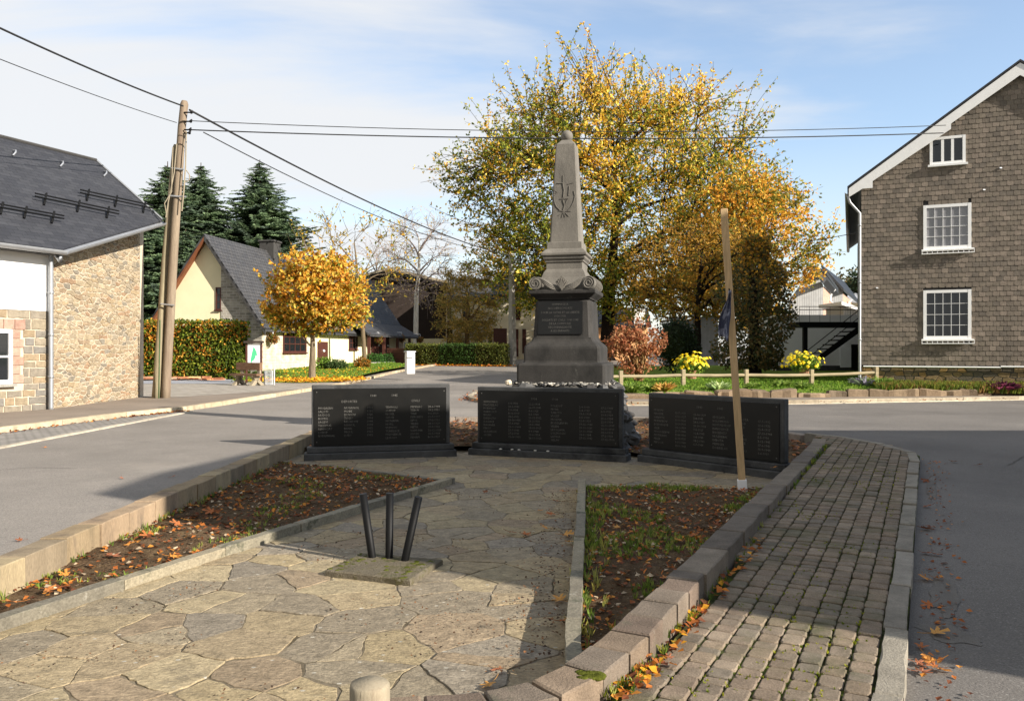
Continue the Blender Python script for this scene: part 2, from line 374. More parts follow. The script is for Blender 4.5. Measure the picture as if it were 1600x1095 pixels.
def resample(pts,step,jit=0):
    L=[0]
    for a,b in zip(pts,pts[1:]): L.append(L[-1]+math.hypot(b[0]-a[0],b[1]-a[1]))
    out=[]; s=0
    while s<L[-1]:
        out.append(s); s+=step*(1+R.uniform(-jit,jit))
    out.append(L[-1])
    res=[]
    for s in out:
        for i in range(len(pts)-1):
            if L[i]<=s<=L[i+1]+1e-9:
                k=(s-L[i])/max(1e-9,L[i+1]-L[i]); res.append((pts[i][0]+(pts[i+1][0]-pts[i][0])*k,pts[i][1]+(pts[i+1][1]-pts[i][1])*k)); break
    return res
def blockrow(mb,pts,width,z0,ztop,step,gap,cols,jit=.05,bev=.012):   # kerb or edging stones laid along a line
    p=resample(pts,step,jit); q=offset_line(p,width)
    for i in range(len(p)-1):
        a,b,c,d=V(p[i]),V(p[i+1]),V(q[i+1]),V(q[i]); g=gap/2
        t=(b-a).normalized()*g; t2=(c-d)
        t2=t2.normalized()*g if t2.length>1e-6 else t
        poly=[tuple(a+t),tuple(b-t),tuple(c-t2),tuple(d+t2)]
        zt=ztop((a.x+b.x)/2,(a.y+b.y)/2)+R.uniform(-.006,.006); jx=V((R.uniform(-.006,.006),R.uniform(-.006,.006)))
        poly=roughen([(p_[0]+jx.x,p_[1]+jx.y) for p_ in poly],.09,.0035)
        stone(mb,poly,ground_frame,z0,zt,bev,pick(cols,.1),.004)

# ------------------------------------------------------------------ heights
def road_h(x,y):
    w=sm(-1,1.5,x)*(1-sm(4,13,y)); return .15-.15*w+.02*max(0,y-36)
def walk_h(x,y): return road_h(x,y)+.085
# island outline (outer top edge of its edging)
ISL=[(-3.56,2.2),(-3.56,14.5),(-3.3,16),(-2.3,17.1),(-.9,17.5),(2.7,17.5),(4,16.4),(4.8,14.9),(5.12,13.7),(5.05,12.8),(4.8,12.2),
     (3.136,8.87),(1.153,4.92),(.624,3.85),(.384,3.46),(.22,3.28),(-.1,3.12),(-.6,3.05),(-1.5,2.9)]
ED=.23
KERB=[(.9,1.95),(1.75,3.57),(5.62,10.97),(5.70,11.4),(5.68,12.0),(5.58,12.7),(5.4,13.25),(5.1,13.68)]
hole=ISL[:8]+[(5.1,13.68),(5.4,13.25),(5.58,12.7),(5.68,12.0),(5.70,11.4),(5.62,10.97),(1.75,3.57),(.9,1.95),(-1.5,1.95)]
rd=struct(sheet('road',[(-60,-20),(60,-20),(60,130),(-60,130)],road_h,[M['asphalt'],M['asphalt_dark']],2.0,hole))
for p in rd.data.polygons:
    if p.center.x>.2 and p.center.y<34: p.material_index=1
struct(sheet('ground',[(-500,-200),(500,-200),(500,900),(-500,900)],lambda x,y:-.9+(.02*max(0,min(y,140)-36)),M['far_ground'],60))

# ------------------------------------------------------------------ island: path, beds, edging
b=MB(); b.poly([(-3.5,2.3,-.0045),(1.2,2.3,-.0045),(5.1,12.8,-.0045),(4.9,14,-.0045),(3.5,17.2,-.0045),(-3,17.2,-.0045),(-3.5,14,-.0045)])
struct(b.build('path_bed',M['joint']))
SC=[mixc(mulc(lin(c),.80),(.295,.245,.17),.42) for c in ((174,154,116),(154,140,114),(176,156,114),(148,136,114),(142,130,110),(164,144,110),(180,162,124),(154,132,104),(166,150,114),(132,124,112))]
mb=MB(); seeds=[]
y=2.4
while y<13:
    x=-3.9+R.uniform(0,.3)
    while x<4:
        if R.random()>.10: seeds.append((x+R.uniform(-.17,.17),y+R.uniform(-.15,.15)))
        if R.random()<.16: seeds.append((x+R.uniform(.1,.3),y+R.uniform(-.2,.2)))
        x+=R.uniform(.28,.66)
    y+=R.uniform(.25,.36)
SLAB=[gp(508,893,.03),gp(565,866,.03),gp(692,876,.03),gp(640,909,.03)]
for s,poly in voronoi(seeds,1.0):
    if not inside(s,[(-3.5,2.3),(.4,3.0),(3.2,9.2),(4.2,11.2),(3.6,12.6),(-3.45,12.8)]): continue
    poly=[(p[0]+.022*noise.noise(V((p[0]*7,p[1]*7,1))),p[1]+.022*noise.noise(V((p[0]*7,p[1]*7,8)))) for p in roughen(poly,.045,.007)]
    if R.random()<.006 and s[1]<9: continue
    poly=inset(poly,R.choice((.002,.004,.007,.012)))
    stone(mb,poly,ground_frame,-.04,R.uniform(-.003,.004),.003,pick(SC,.10),.005)
struct(mb.build('stone_path',M['flag']))

# beds: rough soil
def bed_h(x,y,base):
    return max(.018,base+.05*noise.noise(V((x*1.3,y*1.3,0)))+.035*noise.noise(V((x*5,y*5,3)))+.022*noise.noise(V((x*14,y*14,7))))
LBED=[(-3.40,11.62),(-.84,9.93),(-1.1,9.3),(-2.17,6.95),(-3.07,4.80),(-3.38,4.1)]
RBED=[(.87,9.48),(1.9,9.62),(2.9,9.28),(3.15,9.28),(2.9,8.75),(1.05,5.1),(.5,4.05),(.30,3.72),(.27,3.95)]
BBED=[(-3.36,12.9),(-.8,13.1),(1.8,12.4),(3.4,10.9),(3.75,10.45),(4.65,12.25),(4.9,13.3),(4.7,14.7),(3.9,16.2),(2.6,17.3),(-.9,17.3),(-2.2,16.9),(-3.1,15.9),(-3.36,14.5)]
for nm,pl,base,st in (('soil_left',LBED,.03,.07),('soil_right',RBED,.03,.07),('soil_back',BBED,.08,.16)):
    struct(sheet('flower_bed',pl,lambda x,y,base=base:bed_h(x,y,base),M['soil'],st))
# thin border strips of the path
strip_c=[mulc(c_,.95) for c_ in [lin((150,140,118)),lin((135,128,110)),lin((120,114,100))]]
mb=MB(); blockrow(mb,[(-3.5,3.75),(-3.07,4.77),(-2.17,6.93),(-1.15,9.15),(-.8,9.93)],-.10,-.05,lambda x,y:.075,.95,.006,strip_c,bev=.01)
blockrow(mb,[(-.84,9.97),(-2.0,10.75),(-3.38,11.68)],.07,-.05,lambda x,y:.04,.8,.006,strip_c,bev=.01)
tag(mb.build('border_strip',M['strip']),'pale stone strip bordering the left flower bed along the flagstone path','edging')
mb=MB(); blockrow(mb,[(.235,3.5),(.245,3.9),(.52,6.6),(.80,9.5)],-.085,-.05,lambda x,y:.125,1.0,.006,strip_c,bev=.01)
tag(mb.build('border_strip',M['strip']),'mossy stone strip between flagstone path and right flower bed','edging')
# edging walls
mb=MB(); blockrow(mb,[(-3.56,14.5),(-3.56,2.2)],.2,-.1,lambda x,y:ED,.5,.008,[mulc(lin(c),.56) for c in ((196,170,138),(184,162,128),(202,182,144),(176,158,130))],.05)
tag(mb.build('edging_wall',M['edge_cream']),'long cream concrete edging wall between the left road and the planted bed','edging')
mb=MB(); right=[ISL[i] for i in range(9,19)]
blockrow(mb,right[:4],-.2,-.1,lambda x,y:ED,.62,.01,[mulc(lin(c),.66) for c in ((138,126,112),(128,118,106),(146,134,118))],.12)
blockrow(mb,right[3:]+[(-3.3,2.5)],-.2,-.1,lambda x,y:ED,.27,.012,[mulc(lin(c),.55) for c in ((148,134,118),(146,128,112),(164,144,122))],.12)
ew=tag(mb.build('edging_wall',M['kerb']),'pinkish block edging wall curving along the brick pavement','edging')
mm=MB(); c=gp(917,1055,ED)
for i in range(26):
    a=R.uniform(0,2*pi); r=R.random()**.5; mm.ball((c.x+.07*r*math.cos(a),c.y+.035*r*math.sin(a),ED+.0),.014+.008*R.random(),8,5,(1.5,1.2,.6),.1)
mm.build('moss_cushion',M['moss'],ew,smooth=True)
mb=MB(); blockrow(mb,[(5.12,13.7),(4.8,14.9),(4,16.4),(2.7,17.5),(-.9,17.5),(-2.3,17.1),(-3.3,16),(-3.56,14.5)],.2,-.1,lambda x,y:ED-.02,.6,.01,[lin((140,128,116)),lin((130,120,108))],.1)
tag(mb.build('edging_wall',M['kerb']),'low grey edging wall at the back of the memorial island','edging')

# pavers
u=V((.4636,.886)); w=V((.886,-.4636)); o=V((1.75,3.57))
mb=MB(); PC=[mixc(mulc(lin(c),.92),(.15,.135,.095),.4) for c in ((138,120,104),(128,112,98),(146,126,106),(120,108,96),(150,132,114),(134,114,98))]
area=[(-.6,2.0),(.9,1.95),(1.75,3.57),(5.62,10.97),(5.68,12.0),(5.4,13.25),(5.1,13.6),(5.12,13.5)]+[(4.8+.03,12.15),(3.136+.02,8.85),(1.153+.02,4.9),(.64,3.82),(.40,3.42),(.24,3.24),(-.08,3.08),(-.6,3.0)]
k=-13
for k in range(-27,1):
    s=-2.6+R.uniform(0,.1); wob=0
    while s<12.5:
        ln=R.choice((.09,.12,.12,.15,.155)); wd=.12
        c=o+w*(k*wd-.125-.061)+u*(s+ln/2)
        if inside(c,area):
            g=.0045
            pl=[c+u*(a*(ln/2-g))+w*(bb*(wd/2-g)) for a,bb in ((-1,-1),(-1,1),(1,1),(1,-1))]
            pl=[(p.x+R.uniform(-.004,.004),p.y+R.uniform(-.004,.004)) for p in pl]
            pl2=[]
            for i in range(4):
                a,bq=V(pl[i]),V(pl[(i+1)%4]); d=(bq-a); pl2+= [tuple(a+d*.12),tuple(a+d*.88)]
            z=walk_h(c.x,c.y)+R.uniform(-.004,.004)
            stone(mb,pl2[::-1] if 0 else pl2,ground_frame,z-.06,z,.008,pick(PC,.16),.02)
        s+=ln
tag(mb.build('pavement',M['paver']),None,None,kind='structure')
struct(sheet('pavement_bedding',area,lambda x,y:walk_h(x,y)-.018,M['moss_joint'],.8))
mb=MB(); blockrow(mb,KERB,.12,-.2,lambda x,y:walk_h(x,y)+.004,.95,.006,[mulc(lin(c),.62) for c in ((172,164,148),(160,152,138),(180,172,158))],.03)
tag(mb.build('kerb',M['kerb']),'pale kerb stones edging the brick pavement beside the right road','kerb',kind='structure')

# ------------------------------------------------------------------ memorial
def fontmesh(body,size,width=None):
    cu=bpy.data.curves.new('t','FONT'); cu.body=body; cu.size=size; cu.align_x='LEFT'; cu.resolution_u=1
    ob=bpy.data.objects.new('t',cu); me=bpy.data.meshes.new_from_object(ob)
    r=([v.co.copy() for v in me.vertices],[tuple(p.vertices) for p in me.polygons])
    bpy.data.objects.remove(ob); bpy.data.meshes.remove(me); bpy.data.curves.remove(cu); return r
def put_text(mb,body,size,fr,u,v,h,align='L',sx=1.0):
    vs,fs=fontmesh(body,size)
    if not vs: return
    x0=min(p.x for p in vs); x1=max(p.x for p in vs); d={'L':0,'C':(x1+x0)/2,'R':x1}[align]
    mb.add([fr(u+(p.x-d)*sx,v+p.y,h) for p in vs],fs)
CON='BCDGLMNPRSTV'; VOW='AEIOU'
def word(n): return ''.join((CON if i%2==0 else VOW)[R.randrange(12 if i%2==0 else 5)] for i in range(n))
def panel(label,bl,br,zt,cols,heads,th=.14):
    bl=V(bl);br=V(br);du=(br-bl).normalized(); L=(br-bl).length; dn=V((du.y,-du.x,0)); ctr=(bl+br)/2
    t=thing('memorial_panel',label,'memorial',(ctr.x,ctr.y,0),'inscribed memorial panels')
    fr=plane_frame((bl.x,bl.y,0),du,dn); z0=.19
    def bx(mb,u0,u1,v0,v1,h0,h1,bev=.008):
        p=fr((u0+u1)/2,(v0+v1)/2,(h0+h1)/2); rz=math.atan2(du.y,du.x); mb.bbox(p,(u1-u0,h1-h0,v1-v0),bev,rz)
    b=MB(); bx(b,-.0,L,-.06,.10,-.34,0,.012); bx(b,.04,L-.03,.10,z0,-.30,-.06,.012); b.build('plinth',M['slabstone'],t)
    b=MB(); bx(b,.11,L-.09,z0,zt,-.25,-.13,.01); b.build('slab',M['slabstone'],t)
    b=MB(); bx(b,.145,L-.15,z0+.02,zt-.055,-.13,-.112,.004); b.build('plaque',M['granite'],t)
    b=MB(); W=L-.29; u0=.145; v1=zt-.055; Hh=zt-.055-z0-.02
    for (fu,fv,sz,txt) in heads: put_text(b,txt,sz,fr,u0+W*fu,v1-Hh*fv,-.110,'C')
    for (fu,kind,n,fv) in cols:
        for i in range(n):
            v=v1-Hh*fv-i*.0525; 
            if v<z0+.07: break
            s={'n':word(R.randint(5,9)),'f':word(R.randint(4,7)),'d':'%d-%d-%d'%(R.randint(1,28),R.randint(1,12),R.randint(1914,1945)),'y':str(R.randint(1914,1945))}[kind]
            put_text(b,s,.045,fr,u0+W*fu,v,-.110,'L')
    for fu,fv in ((.02,.06),(.98,.06),(.02,.94),(.98,.94)): b.box(fr(u0+W*fu,v1-Hh*fv,-.109),(.014,.006,.014),math.atan2(du.y,du.x))
    b.build('lettering',M['letter'],t); return t,fr,L
panel('left dark granite panel of engraved names at the end by the road',(-3.11,11.9,0),(-.86,12.42,0),1.125,
      [(.03,'n',9,.36),(.22,'f',9,.36),(.39,'y',9,.36),(.53,'n',11,.36),(.72,'f',11,.36),(.855,'d',11,.36)],
      [(.44,.15,.05,'1940'),(.6,.15,.05,'1945'),(.26,.25,.05,'DEPORTES'),(.76,.25,.05,'CIVILS')])
cp,frc,Lc=panel('middle dark granite panel of engraved names, below the obelisk',(-.70,12.62,0),(1.69,11.75,0),1.075,
      [(.035,'n',12,.24),(.22,'d',12,.26),(.37,'d',12,.27),(.53,'n',11,.29),(.73,'d',11,.3),(.88,'d',11,.31)],
      [(.41,.17,.05,'1914'),(.56,.17,.05,'1918')])
panel('right dark granite panel of engraved names, behind the timber post',(1.86,11.86,0),(3.47,10.10,0),1.02,
      [(.04,'n',11,.27),(.22,'d',11,.3),(.37,'d',11,.31),(.52,'n',11,.33),(.70,'f',10,.34),(.85,'d',11,.35)],
      [(.42,.17,.05,'1940'),(.58,.17,.05,'1945')])
for px in (782,800,811,836,856):
    mb=MB(); q=hitplane(px,704,frc(0,0,-.03),V((-.342,-.94,0))); mb.ball((q.x,q.y,.11),.022,8,5,(1.2,1,.5),.15,(.6,.58,.52))
    tag(mb.build('pebble',M['pebble'],org=(q.x,q.y,.1),smooth=True),'small white pebble laid on the ledge of the middle panel','pebble','white pebbles on the middle panel ledge')

MT=13.8; mc=at(886,547,MT); ma=math.radians(-13); PM=F/MT
def zy(py): return CZ-(py-CY)/PM
mon=thing('obelisk_monument','grey stone obelisk with ball finial on a stepped dark pedestal','monument',(mc.x,mc.y,1.1))
Mz=Matrix.Rotation(ma,3,'Z')
def W2(x,y,z): return V((mc.x,mc.y,0))+Mz@V((x,y,z))
def lathe4(mb,prof,ch=.0):                              # square profile: (half width, pixel row) from bottom to top
    rings=[]
    for hw,py in prof:
        z=zy(py); c=hw*ch; pts=[(-hw+c,-hw),(hw-c,-hw),(hw,-hw+c),(hw,hw-c),(hw-c,hw),(-hw+c,hw),(-hw,hw-c),(-hw,-hw+c)]
        rings.append([W2(x,y,z) for x,y in pts])
    n=8; pts=[p for r in rings for p in r]
    fs=[(i*n+k,i*n+(k+1)%n,(i+1)*n+(k+1)%n,(i+1)*n+k) for i in range(len(rings)-1) for k in range(n)]
    fs+=[tuple(range(n))[::-1],tuple(range((len(rings)-1)*n,len(rings)*n))]
    mb.add(pts,fs)
k=1/PM/2/1.11
b=MB(); lathe4(b,[(147*k,597.5),(147*k,570),(144*k,567.5),(129*k,565.5),(127*k,563),(127*k,545),(125*k,541.5),(119*k,538.5),(107*k,534),(102*k,530.5),(101*k,528)],.05)
b.build('stepped_base',M['bluestone'],mon)
b=MB(); lathe4(b,[(101*k,529),(100*k,526),(94*k,474),(89*k,471.5),(84*k,470)],.12); die=b.build('pedestal',M['bluestone'],mon)
hw=97*k
def dframe(u,v,h): return W2(u,-hw-h+ (v-zy(500))*0.072,v)
b=MB(); zt=zy(473.5);zb=zy(523); u0,u1=-hw*.86,hw*.70
b.add([dframe(u0,zb,.003),dframe(u1,zb,.003),dframe(u1,zt,.003),dframe(u0,zt,.003),dframe(u0,zb,.015),dframe(u1,zb,.015),dframe(u1,zt,.015),dframe(u0,zt,.015)],
      [(0,1,5,4),(1,2,6,5),(2,3,7,6),(3,0,4,7),(4,5,6,7)])
b.build('inscription_plaque',M['granite'],mon)
b=MB()
for i,(tx,fv) in enumerate((('HOMMAGE A',.08),('NOS HEROS MORTS',.2),('POUR LA PATRIE ET LA LIBERTE',.33),('1914 1918',.44),('SOLDATS ET CIVILS  1940 1945',.56),('DE LA COMMUNE',.67),('RECONNAISSANTE',.78),('A SES ENFANTS',.89))):
    put_text(b,tx,.05,dframe,(u0+u1)/2,zt-(zt-zb)*fv-.02,.0165,'C',.92)
b.build('inscription',M['letter_pale'],mon)
b=MB(); lathe4(b,[(92*k,470),(94*k,468),(108*k,463),(112*k,461.5),(113*k,458),(112*k,456)],.02); b.build('cornice',M['bluestone'],mon)
# scroll band
b=MB(); lathe4(b,[(98*k,456),(98*k,452),(86*k,441),(80*k,436)],.02)
rs=9.6/PM; Y0=-112*k
for sx in (-1,1):
    cxv=sx*(112*k-rs*1.05); zc=zy(446.5)
    n=18; pts=[];fs=[]
    for j,yy in enumerate((Y0-.012,-Y0)):
        for i in range(n):
            a=2*pi*i/n; pts.append(W2(cxv+rs*math.cos(a),yy,zc+rs*math.sin(a)))
    fs=[(i,(i+1)%n,n+(i+1)%n,n+i) for i in range(n)]+[tuple(range(n))[::-1],tuple(range(n,2*n))]; b.add(pts,fs)
    sp=[]
    for i in range(44):
        a=i/43*4.6*pi; r=rs*(1-.80*i/43); sp.append(W2(cxv-sx*r*math.cos(a+pi/2)*1.0,Y0-.014,zc+r*math.sin(a+pi/2)))
    b.tube(sp,.012,5)
    # sweeping leaf from the volute to the centre foot
    lf=[]
    for i in range(13):
        q=i/12; lf.append((sx*((112*k-rs*1.1)*(1-q)+.02*q), zc+rs*.95-(1-math.cos(q*pi/1.0))*.5*rs*1.75, ))
    for e in (0,1,2):
        b.tube([W2(x*(1-.02*e),Y0+.03-.012*math.sin(i/12*pi)*2,z-e*.032*math.sin(i/12*pi)) for i,(x,z) in enumerate(lf)],[.012+.016*math.sin(i/12*pi) for i in range(13)],6)
    for yy in (-.32,-.16,0,.16,.32):
        b.tube([W2(cxv+rs*1.04*math.cos(a),yy,zc+rs*1.04*math.sin(a)) for a in [2*pi*i/16 for i in range(17)]],.016,5,cap=False)
dia=[(0,-.13),(.11,.015),(0,.12),(-.11,.015)]
b.extr([W2(x,Y0+.03,zy(446)+z) for x,z in dia],Mz@V((0,-.05,0)))
for i in range(-3,4):
    a=i*.3; b.tube([W2(0,Y0-.022,zy(446)-.11),W2(.17*math.sin(a)*.62,Y0-.022,zy(446)-.11+.19*math.cos(a)*.95)],[.006,.011],5)
b.build('scroll_band',M['obelisk'],mon)
b=MB(); lathe4(b,[(76*k,436),(74*k,433),(70*k,428),(64*k,424),(62*k,423),(62*k,413),(66*k,412),(66*k,410),(72*k,407),(72*k,404),(78*k,402),(78*k,399),(70*k,395),(60*k,391.5),(60*k,390),(59*k,382),(53*k,381)],.02)
b.build('shaft_base',M['obelisk'],mon)
b=MB(); lathe4(b,[(52.5*k,381.5),(34*k,229),(31*k,227.5),(17*k,220.8)],.10); b.build('shaft',M['obelisk'],mon)
b=MB(); b.ball(W2(0,0,zy(213.3)),9.3/PM,24,16); b.build('finial',M['obelisk'],mon,smooth=True)
# carved relief: wreath, sword and flame-bowl
b=MB()
def sf(px,py):
    f=(381.5-py)/(381.5-229); hwv=52.5*k*(1-f)+34*k*f
    return W2((px-883.5)/PM/1.0,-hwv-.004,zy(py))
rel=lambda pts,r:b.tube([sf(*p) for p in pts],r*.62,6)
rel([(868,300),(866,308),(867,318),(870,326),(876,332),(883,335)],.012); rel([(897,303),(899,311),(897,320),(893,328),(888,333)],.011)
for i in range(7):
    a=pi*.75+i*.18; rel([(882+15*math.cos(a)*1.0,316-17*math.sin(-a)*-1),(882+19*math.cos(a),316-21*math.sin(-a)*-1)],.008)
rel([(880,278),(880,291)],.009); rel([(871,290),(880,290),(881,296),(882,301),(881,312)],.014); rel([(888,292),(896,290)],.012); rel([(890,295),(889,310)],.012)
rel([(876,314.5),(889,314.5)],.013); rel([(880,316),(883,325),(881,332)],.014); rel([(887,316),(884,324)],.01)
for dx,dy in ((-8,6),(-3,9),(2,9),(8,8),(11,0),(-8,-1)): rel([(882,334),(882+dx,334+dy)],.010)
b.build('carved_relief',M['obelisk'],mon)
# rubble mound that carries the monument
b=MB(); mound=[]
n=40
def mprof(a,f):
    r=1.0+.16*noise.noise(V((math.cos(a)*2,math.sin(a)*2,f*2))); return r
pts=[];fs=[]; rings=[(1.42,.0),(1.3,.35),(1.16,.7),(1.04,.98),(.96,1.08),(.2,1.11)]
for rr,z in rings:
    for i in range(n):
        a=2*pi*i/n; q=rr*mprof(a,z)*(1 if z<.9 else .97); sq=1/max(abs(math.cos(a)),abs(math.sin(a)))**.55
        pts.append(W2(q*sq*math.cos(a)*.85-.03,q*sq*math.sin(a)*.93,z))
fs=[(i*n+k2,i*n+(k2+1)%n,(i+1)*n+(k2+1)%n,(i+1)*n+k2) for i in range(len(rings)-1) for k2 in range(n)]+[tuple(range((len(rings)-1)*n,len(rings)*n))]
b.add(pts,fs,lin((60,58,54)))
mo=tag(b.build('rock_mound',M['pebble'],org=(mc.x,mc.y,0)),'mound of grey rubble behind the middle panel carrying the obelisk','rubble mound')
b=MB(); GC=[lin(c) for c in ((195,190,178),(130,128,122),(85,84,82),(60,58,56),(150,144,132),(100,97,92))]
for i in range(760):
    a=R.uniform(0,2*pi); f=R.random(); z=R.uniform(1.08,1.115) if i<600 else R.uniform(.1,1.05)
    rr=(R.uniform(.80,1.0) if i<600 else 1.42-.4*z)
    sq=1/max(abs(math.cos(a)),abs(math.sin(a)))**.55
    p=W2(rr*sq*math.cos(a)*.85-.03,rr*sq*math.sin(a)*.93,z); s=R.uniform(.016,.042) if i<600 else R.uniform(.06,.15)
    b.ball(p,s,7,5,(R.uniform(.8,1.4),R.uniform(.8,1.3),R.uniform(.5,.8)),.2,pick(GC,.15) if i<600 else pick(GC[2:4],.2))
b.ball(W2(-.84,-.86,1.12),.055,9,6,(1.1,1,.85),.1,lin((205,190,165)))
b.build('rubble_stone',M['pebble'],mo)

# ------------------------------------------------------------------ timber post with flag
pb=gp(1160.5,769,.0); tp=at(1131,327,9.33)
post=thing('timber_post','tall leaning timber post in a white metal ground sleeve','post',(pb.x,pb.y,0))
b=MB(); ax=(tp-pb).normalized(); sx=V((math.cos(.12),math.sin(.12),0)); sx=(sx-ax*sx.dot(ax)).normalized(); sy=ax.cross(sx)
def bar(b,p,q,w,d,sx,sy,bev=.01,col=None):
    p=V(p);q=V(q);ax=(q-p); M3=Matrix((sx,sy,ax.normalized())).transposed(); b.bbox((p+q)/2,(w,d,ax.length),bev,M=M3,col=col)
sx2=(sx*math.cos(-.35)+sy*math.sin(-.35)); sy2=ax.cross(sx2)
bar(b,pb+ax*.1,tp,.080,.080,sx2,sy2,.006); b.build('pole',M['wood'],post)
b=MB(); bar(b,pb-ax*.05,pb+ax*.15,.104,.104,sx2,sy2,.004); b.build('ground_sleeve',M['white'],post)
# limp flag
fl=MB(); nU,nV=14,16; grid=[]
top=at(1139,454,9.22); 
for j in range(nV):
    f=j/(nV-1); row=[]
    z=top.z-f*.56
    for i in range(nU):
        g=i/(nU-1); wd=.035+.11*sm(0,.6,f); 
        c=at(1139-9*sm(0,.8,f),454,9.22).x
        xx=c+(g-.5)*wd*(.9 if f<.9 else .8); yy=9.225-.035-.028*math.sin(g*9+f*3)-.012*math.sin(g*17+f*6)
        row.append(V((xx,yy,z+.03*math.sin(g*5)*f)))
    grid.append(row)
pts=[p for r in grid for p in r]
fl.add(pts,[(j*nU+i,(j+1)*nU+i,(j+1)*nU+i+1,j*nU+i+1) for j in range(nV-1) for i in range(nU-1)])
fo=tag(fl.build('flag',M['cloth'],org=top,smooth=True),'small limp navy flag with pale markings hanging on the timber post','flag')
s=fo.modifiers.new('thick','SOLIDIFY'); s.thickness=.004
b=MB(); b.tube([top+V((.0,0,.02)),top+V((.03,.06,.0)),top+V((.06,.12,.02))],.008,6); b.build('tie',M['black'],fo)

# ------------------------------------------------------------------ pipe stand
sl=thing('pipe_stand','three black metal pipes fanning up from a mossy concrete slab','pipe stand',((SLAB[0]+SLAB[2])/2).to_tuple()[:2]+(0,))
b=MB(); stone(b,roughen([tuple(p.xy) for p in SLAB],.1,.008),ground_frame,-.05,.045,.015,(1,1,1)); b.build('base',M['mossy_concrete'],sl)
for (x0,y0,x1,y1) in ((582,873,567,771),(608,874,609,770),(632,878,654,776)):
    p0=gp(x0,y0,.03); p1=at(x1,y1,p0.y-(.02 if x0!=608 else 0)); d=(p1-p0)
    b=MB(); b.tube([p0-d*.03,p0,p1,],.030,20); 
    pp=b.build('pipe',M['black'],sl); 
    for p in pp.data.polygons: p.use_smooth=len(p.vertices)==4
b=MB()
for i in range(60):
    q=SLAB[0].lerp(SLAB[1],R.random()).lerp(SLAB[3].lerp(SLAB[2],R.random()),R.choice((R.random(),R.uniform(.75,.95),R.uniform(.05,.2))))
    b.ball((q.x,q.y,.044),R.uniform(.005,.016),7,4,(1.6,1.3,.35),.25)
b.build('moss',M['moss'],sl,smooth=True)
# wooden bollard at the very front
wb=thing('wooden_bollard','short weathered round wooden bollard in the foreground','bollard',(-.492,2.75,-.02))
b=MB(); bz=CZ-(1066-CY)/F*2.75; n=26; zs=[(0.069,-.1),(.069,bz-.02),(.067,bz-.006),(.062,bz),(.0,bz+.004)]
pts=[];
for r,z in zs:
    for i in range(n):
        a=2*pi*i/n; rr=r*(1+.02*math.sin(a*5)+.012*math.sin(a*11)); pts.append(V((-.492+rr*math.cos(a),2.75+rr*math.sin(a),z)))
b.add(pts,[(j*n+i,j*n+(i+1)%n,(j+1)*n+(i+1)%n,(j+1)*n+i) for j in range(len(zs)-1) for i in range(n)]); b.build('shaft',M['oldwood'],wb,smooth=True)

exec_after=[]
# ------------------------------------------------------------------ left stone house
U=V((.40,.917,0)).normalized(); NF=V((U.y,-U.x,0)); C0=V((-11.1,19.1,.2))          # facade direction and normal, street corner
C1=V((-11.22,24.0,.2)); EZ=4.42; SL=.9
def roofz(x,y,off=0): return EZ+SL*((x-C0.x)*-NF.x+(y-C0.y)*-NF.y)+off
lh=thing('stone_house','long slate roofed stone house with white upper wall and rubble stone end','house',(C0.x,C0.y,.15))
RDG=at(150,252,24.0); RDG.z=roofz(RDG.x,RDG.y)
BK=9.0
def ffr(u,v,h): return C0+U*u+NF*h+V((0,0,v))
# facade: stone below, render above
b=MB(); b.m=0
zs=lambda py:CZ-(py-CY)/F*19.0
zr=zs(486)-.2
b.extr([ffr(0,-.3,-.3),ffr(-BK,-.3,-.3),ffr(-BK,zr,-.3),ffr(0,zr,-.3)],NF*.28); b.build('wall',M['mortar'],lh)
b=MB(); b.extr([ffr(-.02,zr,-.3),ffr(-BK,zr,-.3),ffr(-BK,EZ-.5,-.3),ffr(-.02,EZ-.5,-.3)],NF*.31); b.build('rendered_wall',M['render'],lh)
b=MB(); v=0.0; ASH=[mixc(mulc(lin(c),.55),(.22,.20,.17),.5) for c in ((190,170,130),(178,160,128),(150,142,128),(205,178,130),(165,150,125),(200,165,110),(140,136,128))]
WU0,WU1,WV0,WV1=-1.95,-.93,zs(597)-.2,zs(516)-.2
fr=lambda uu,vv,h:ffr(uu,vv,h-.02)
while v<zr-.05:
    h=min(R.uniform(.14,.26),zr-v); uu=0.0
    while uu>-3.2:
        L=R.uniform(.22,.55); a,b2=uu-L,uu
        if v+h>WV0-.1 and v<WV1+.22 and b2>WU0-.3: a=max(a,WU1+.29)
        if b2-a>.06:
            stone(b,inset(roughen([(a,v),(b2,v),(b2,v+h),(a,v+h)],.12,.008),.016),fr,0,.022,.012,pick(ASH,.12))
        uu-=L
    v+=h
PNK=[mulc(lin(c),.7) for c in ((190,152,132),(180,144,126),(196,160,140))]
for i in range(6):
    a=WV0+(WV1-WV0)*i/6; e=.22 if i%2 else .30
    for (q0,q1) in ((WU1,WU1+e),(WU0-e,WU0)): stone(b,inset([(q0,a),(q1,a),(q1,a+.2),(q0,a+.2)],.008),fr,0,.03,.01,pick(PNK,.06))
for i in range(6):
    q=WU0-.2+i*.26; stone(b,inset([(q,WV1),(q+.26,WV1),(q+.26,WV1+.24),(q,WV1+.24)],.008),fr,0,.03,.01,pick(PNK,.06))
b.build('facing_stones',M['stone'],lh)
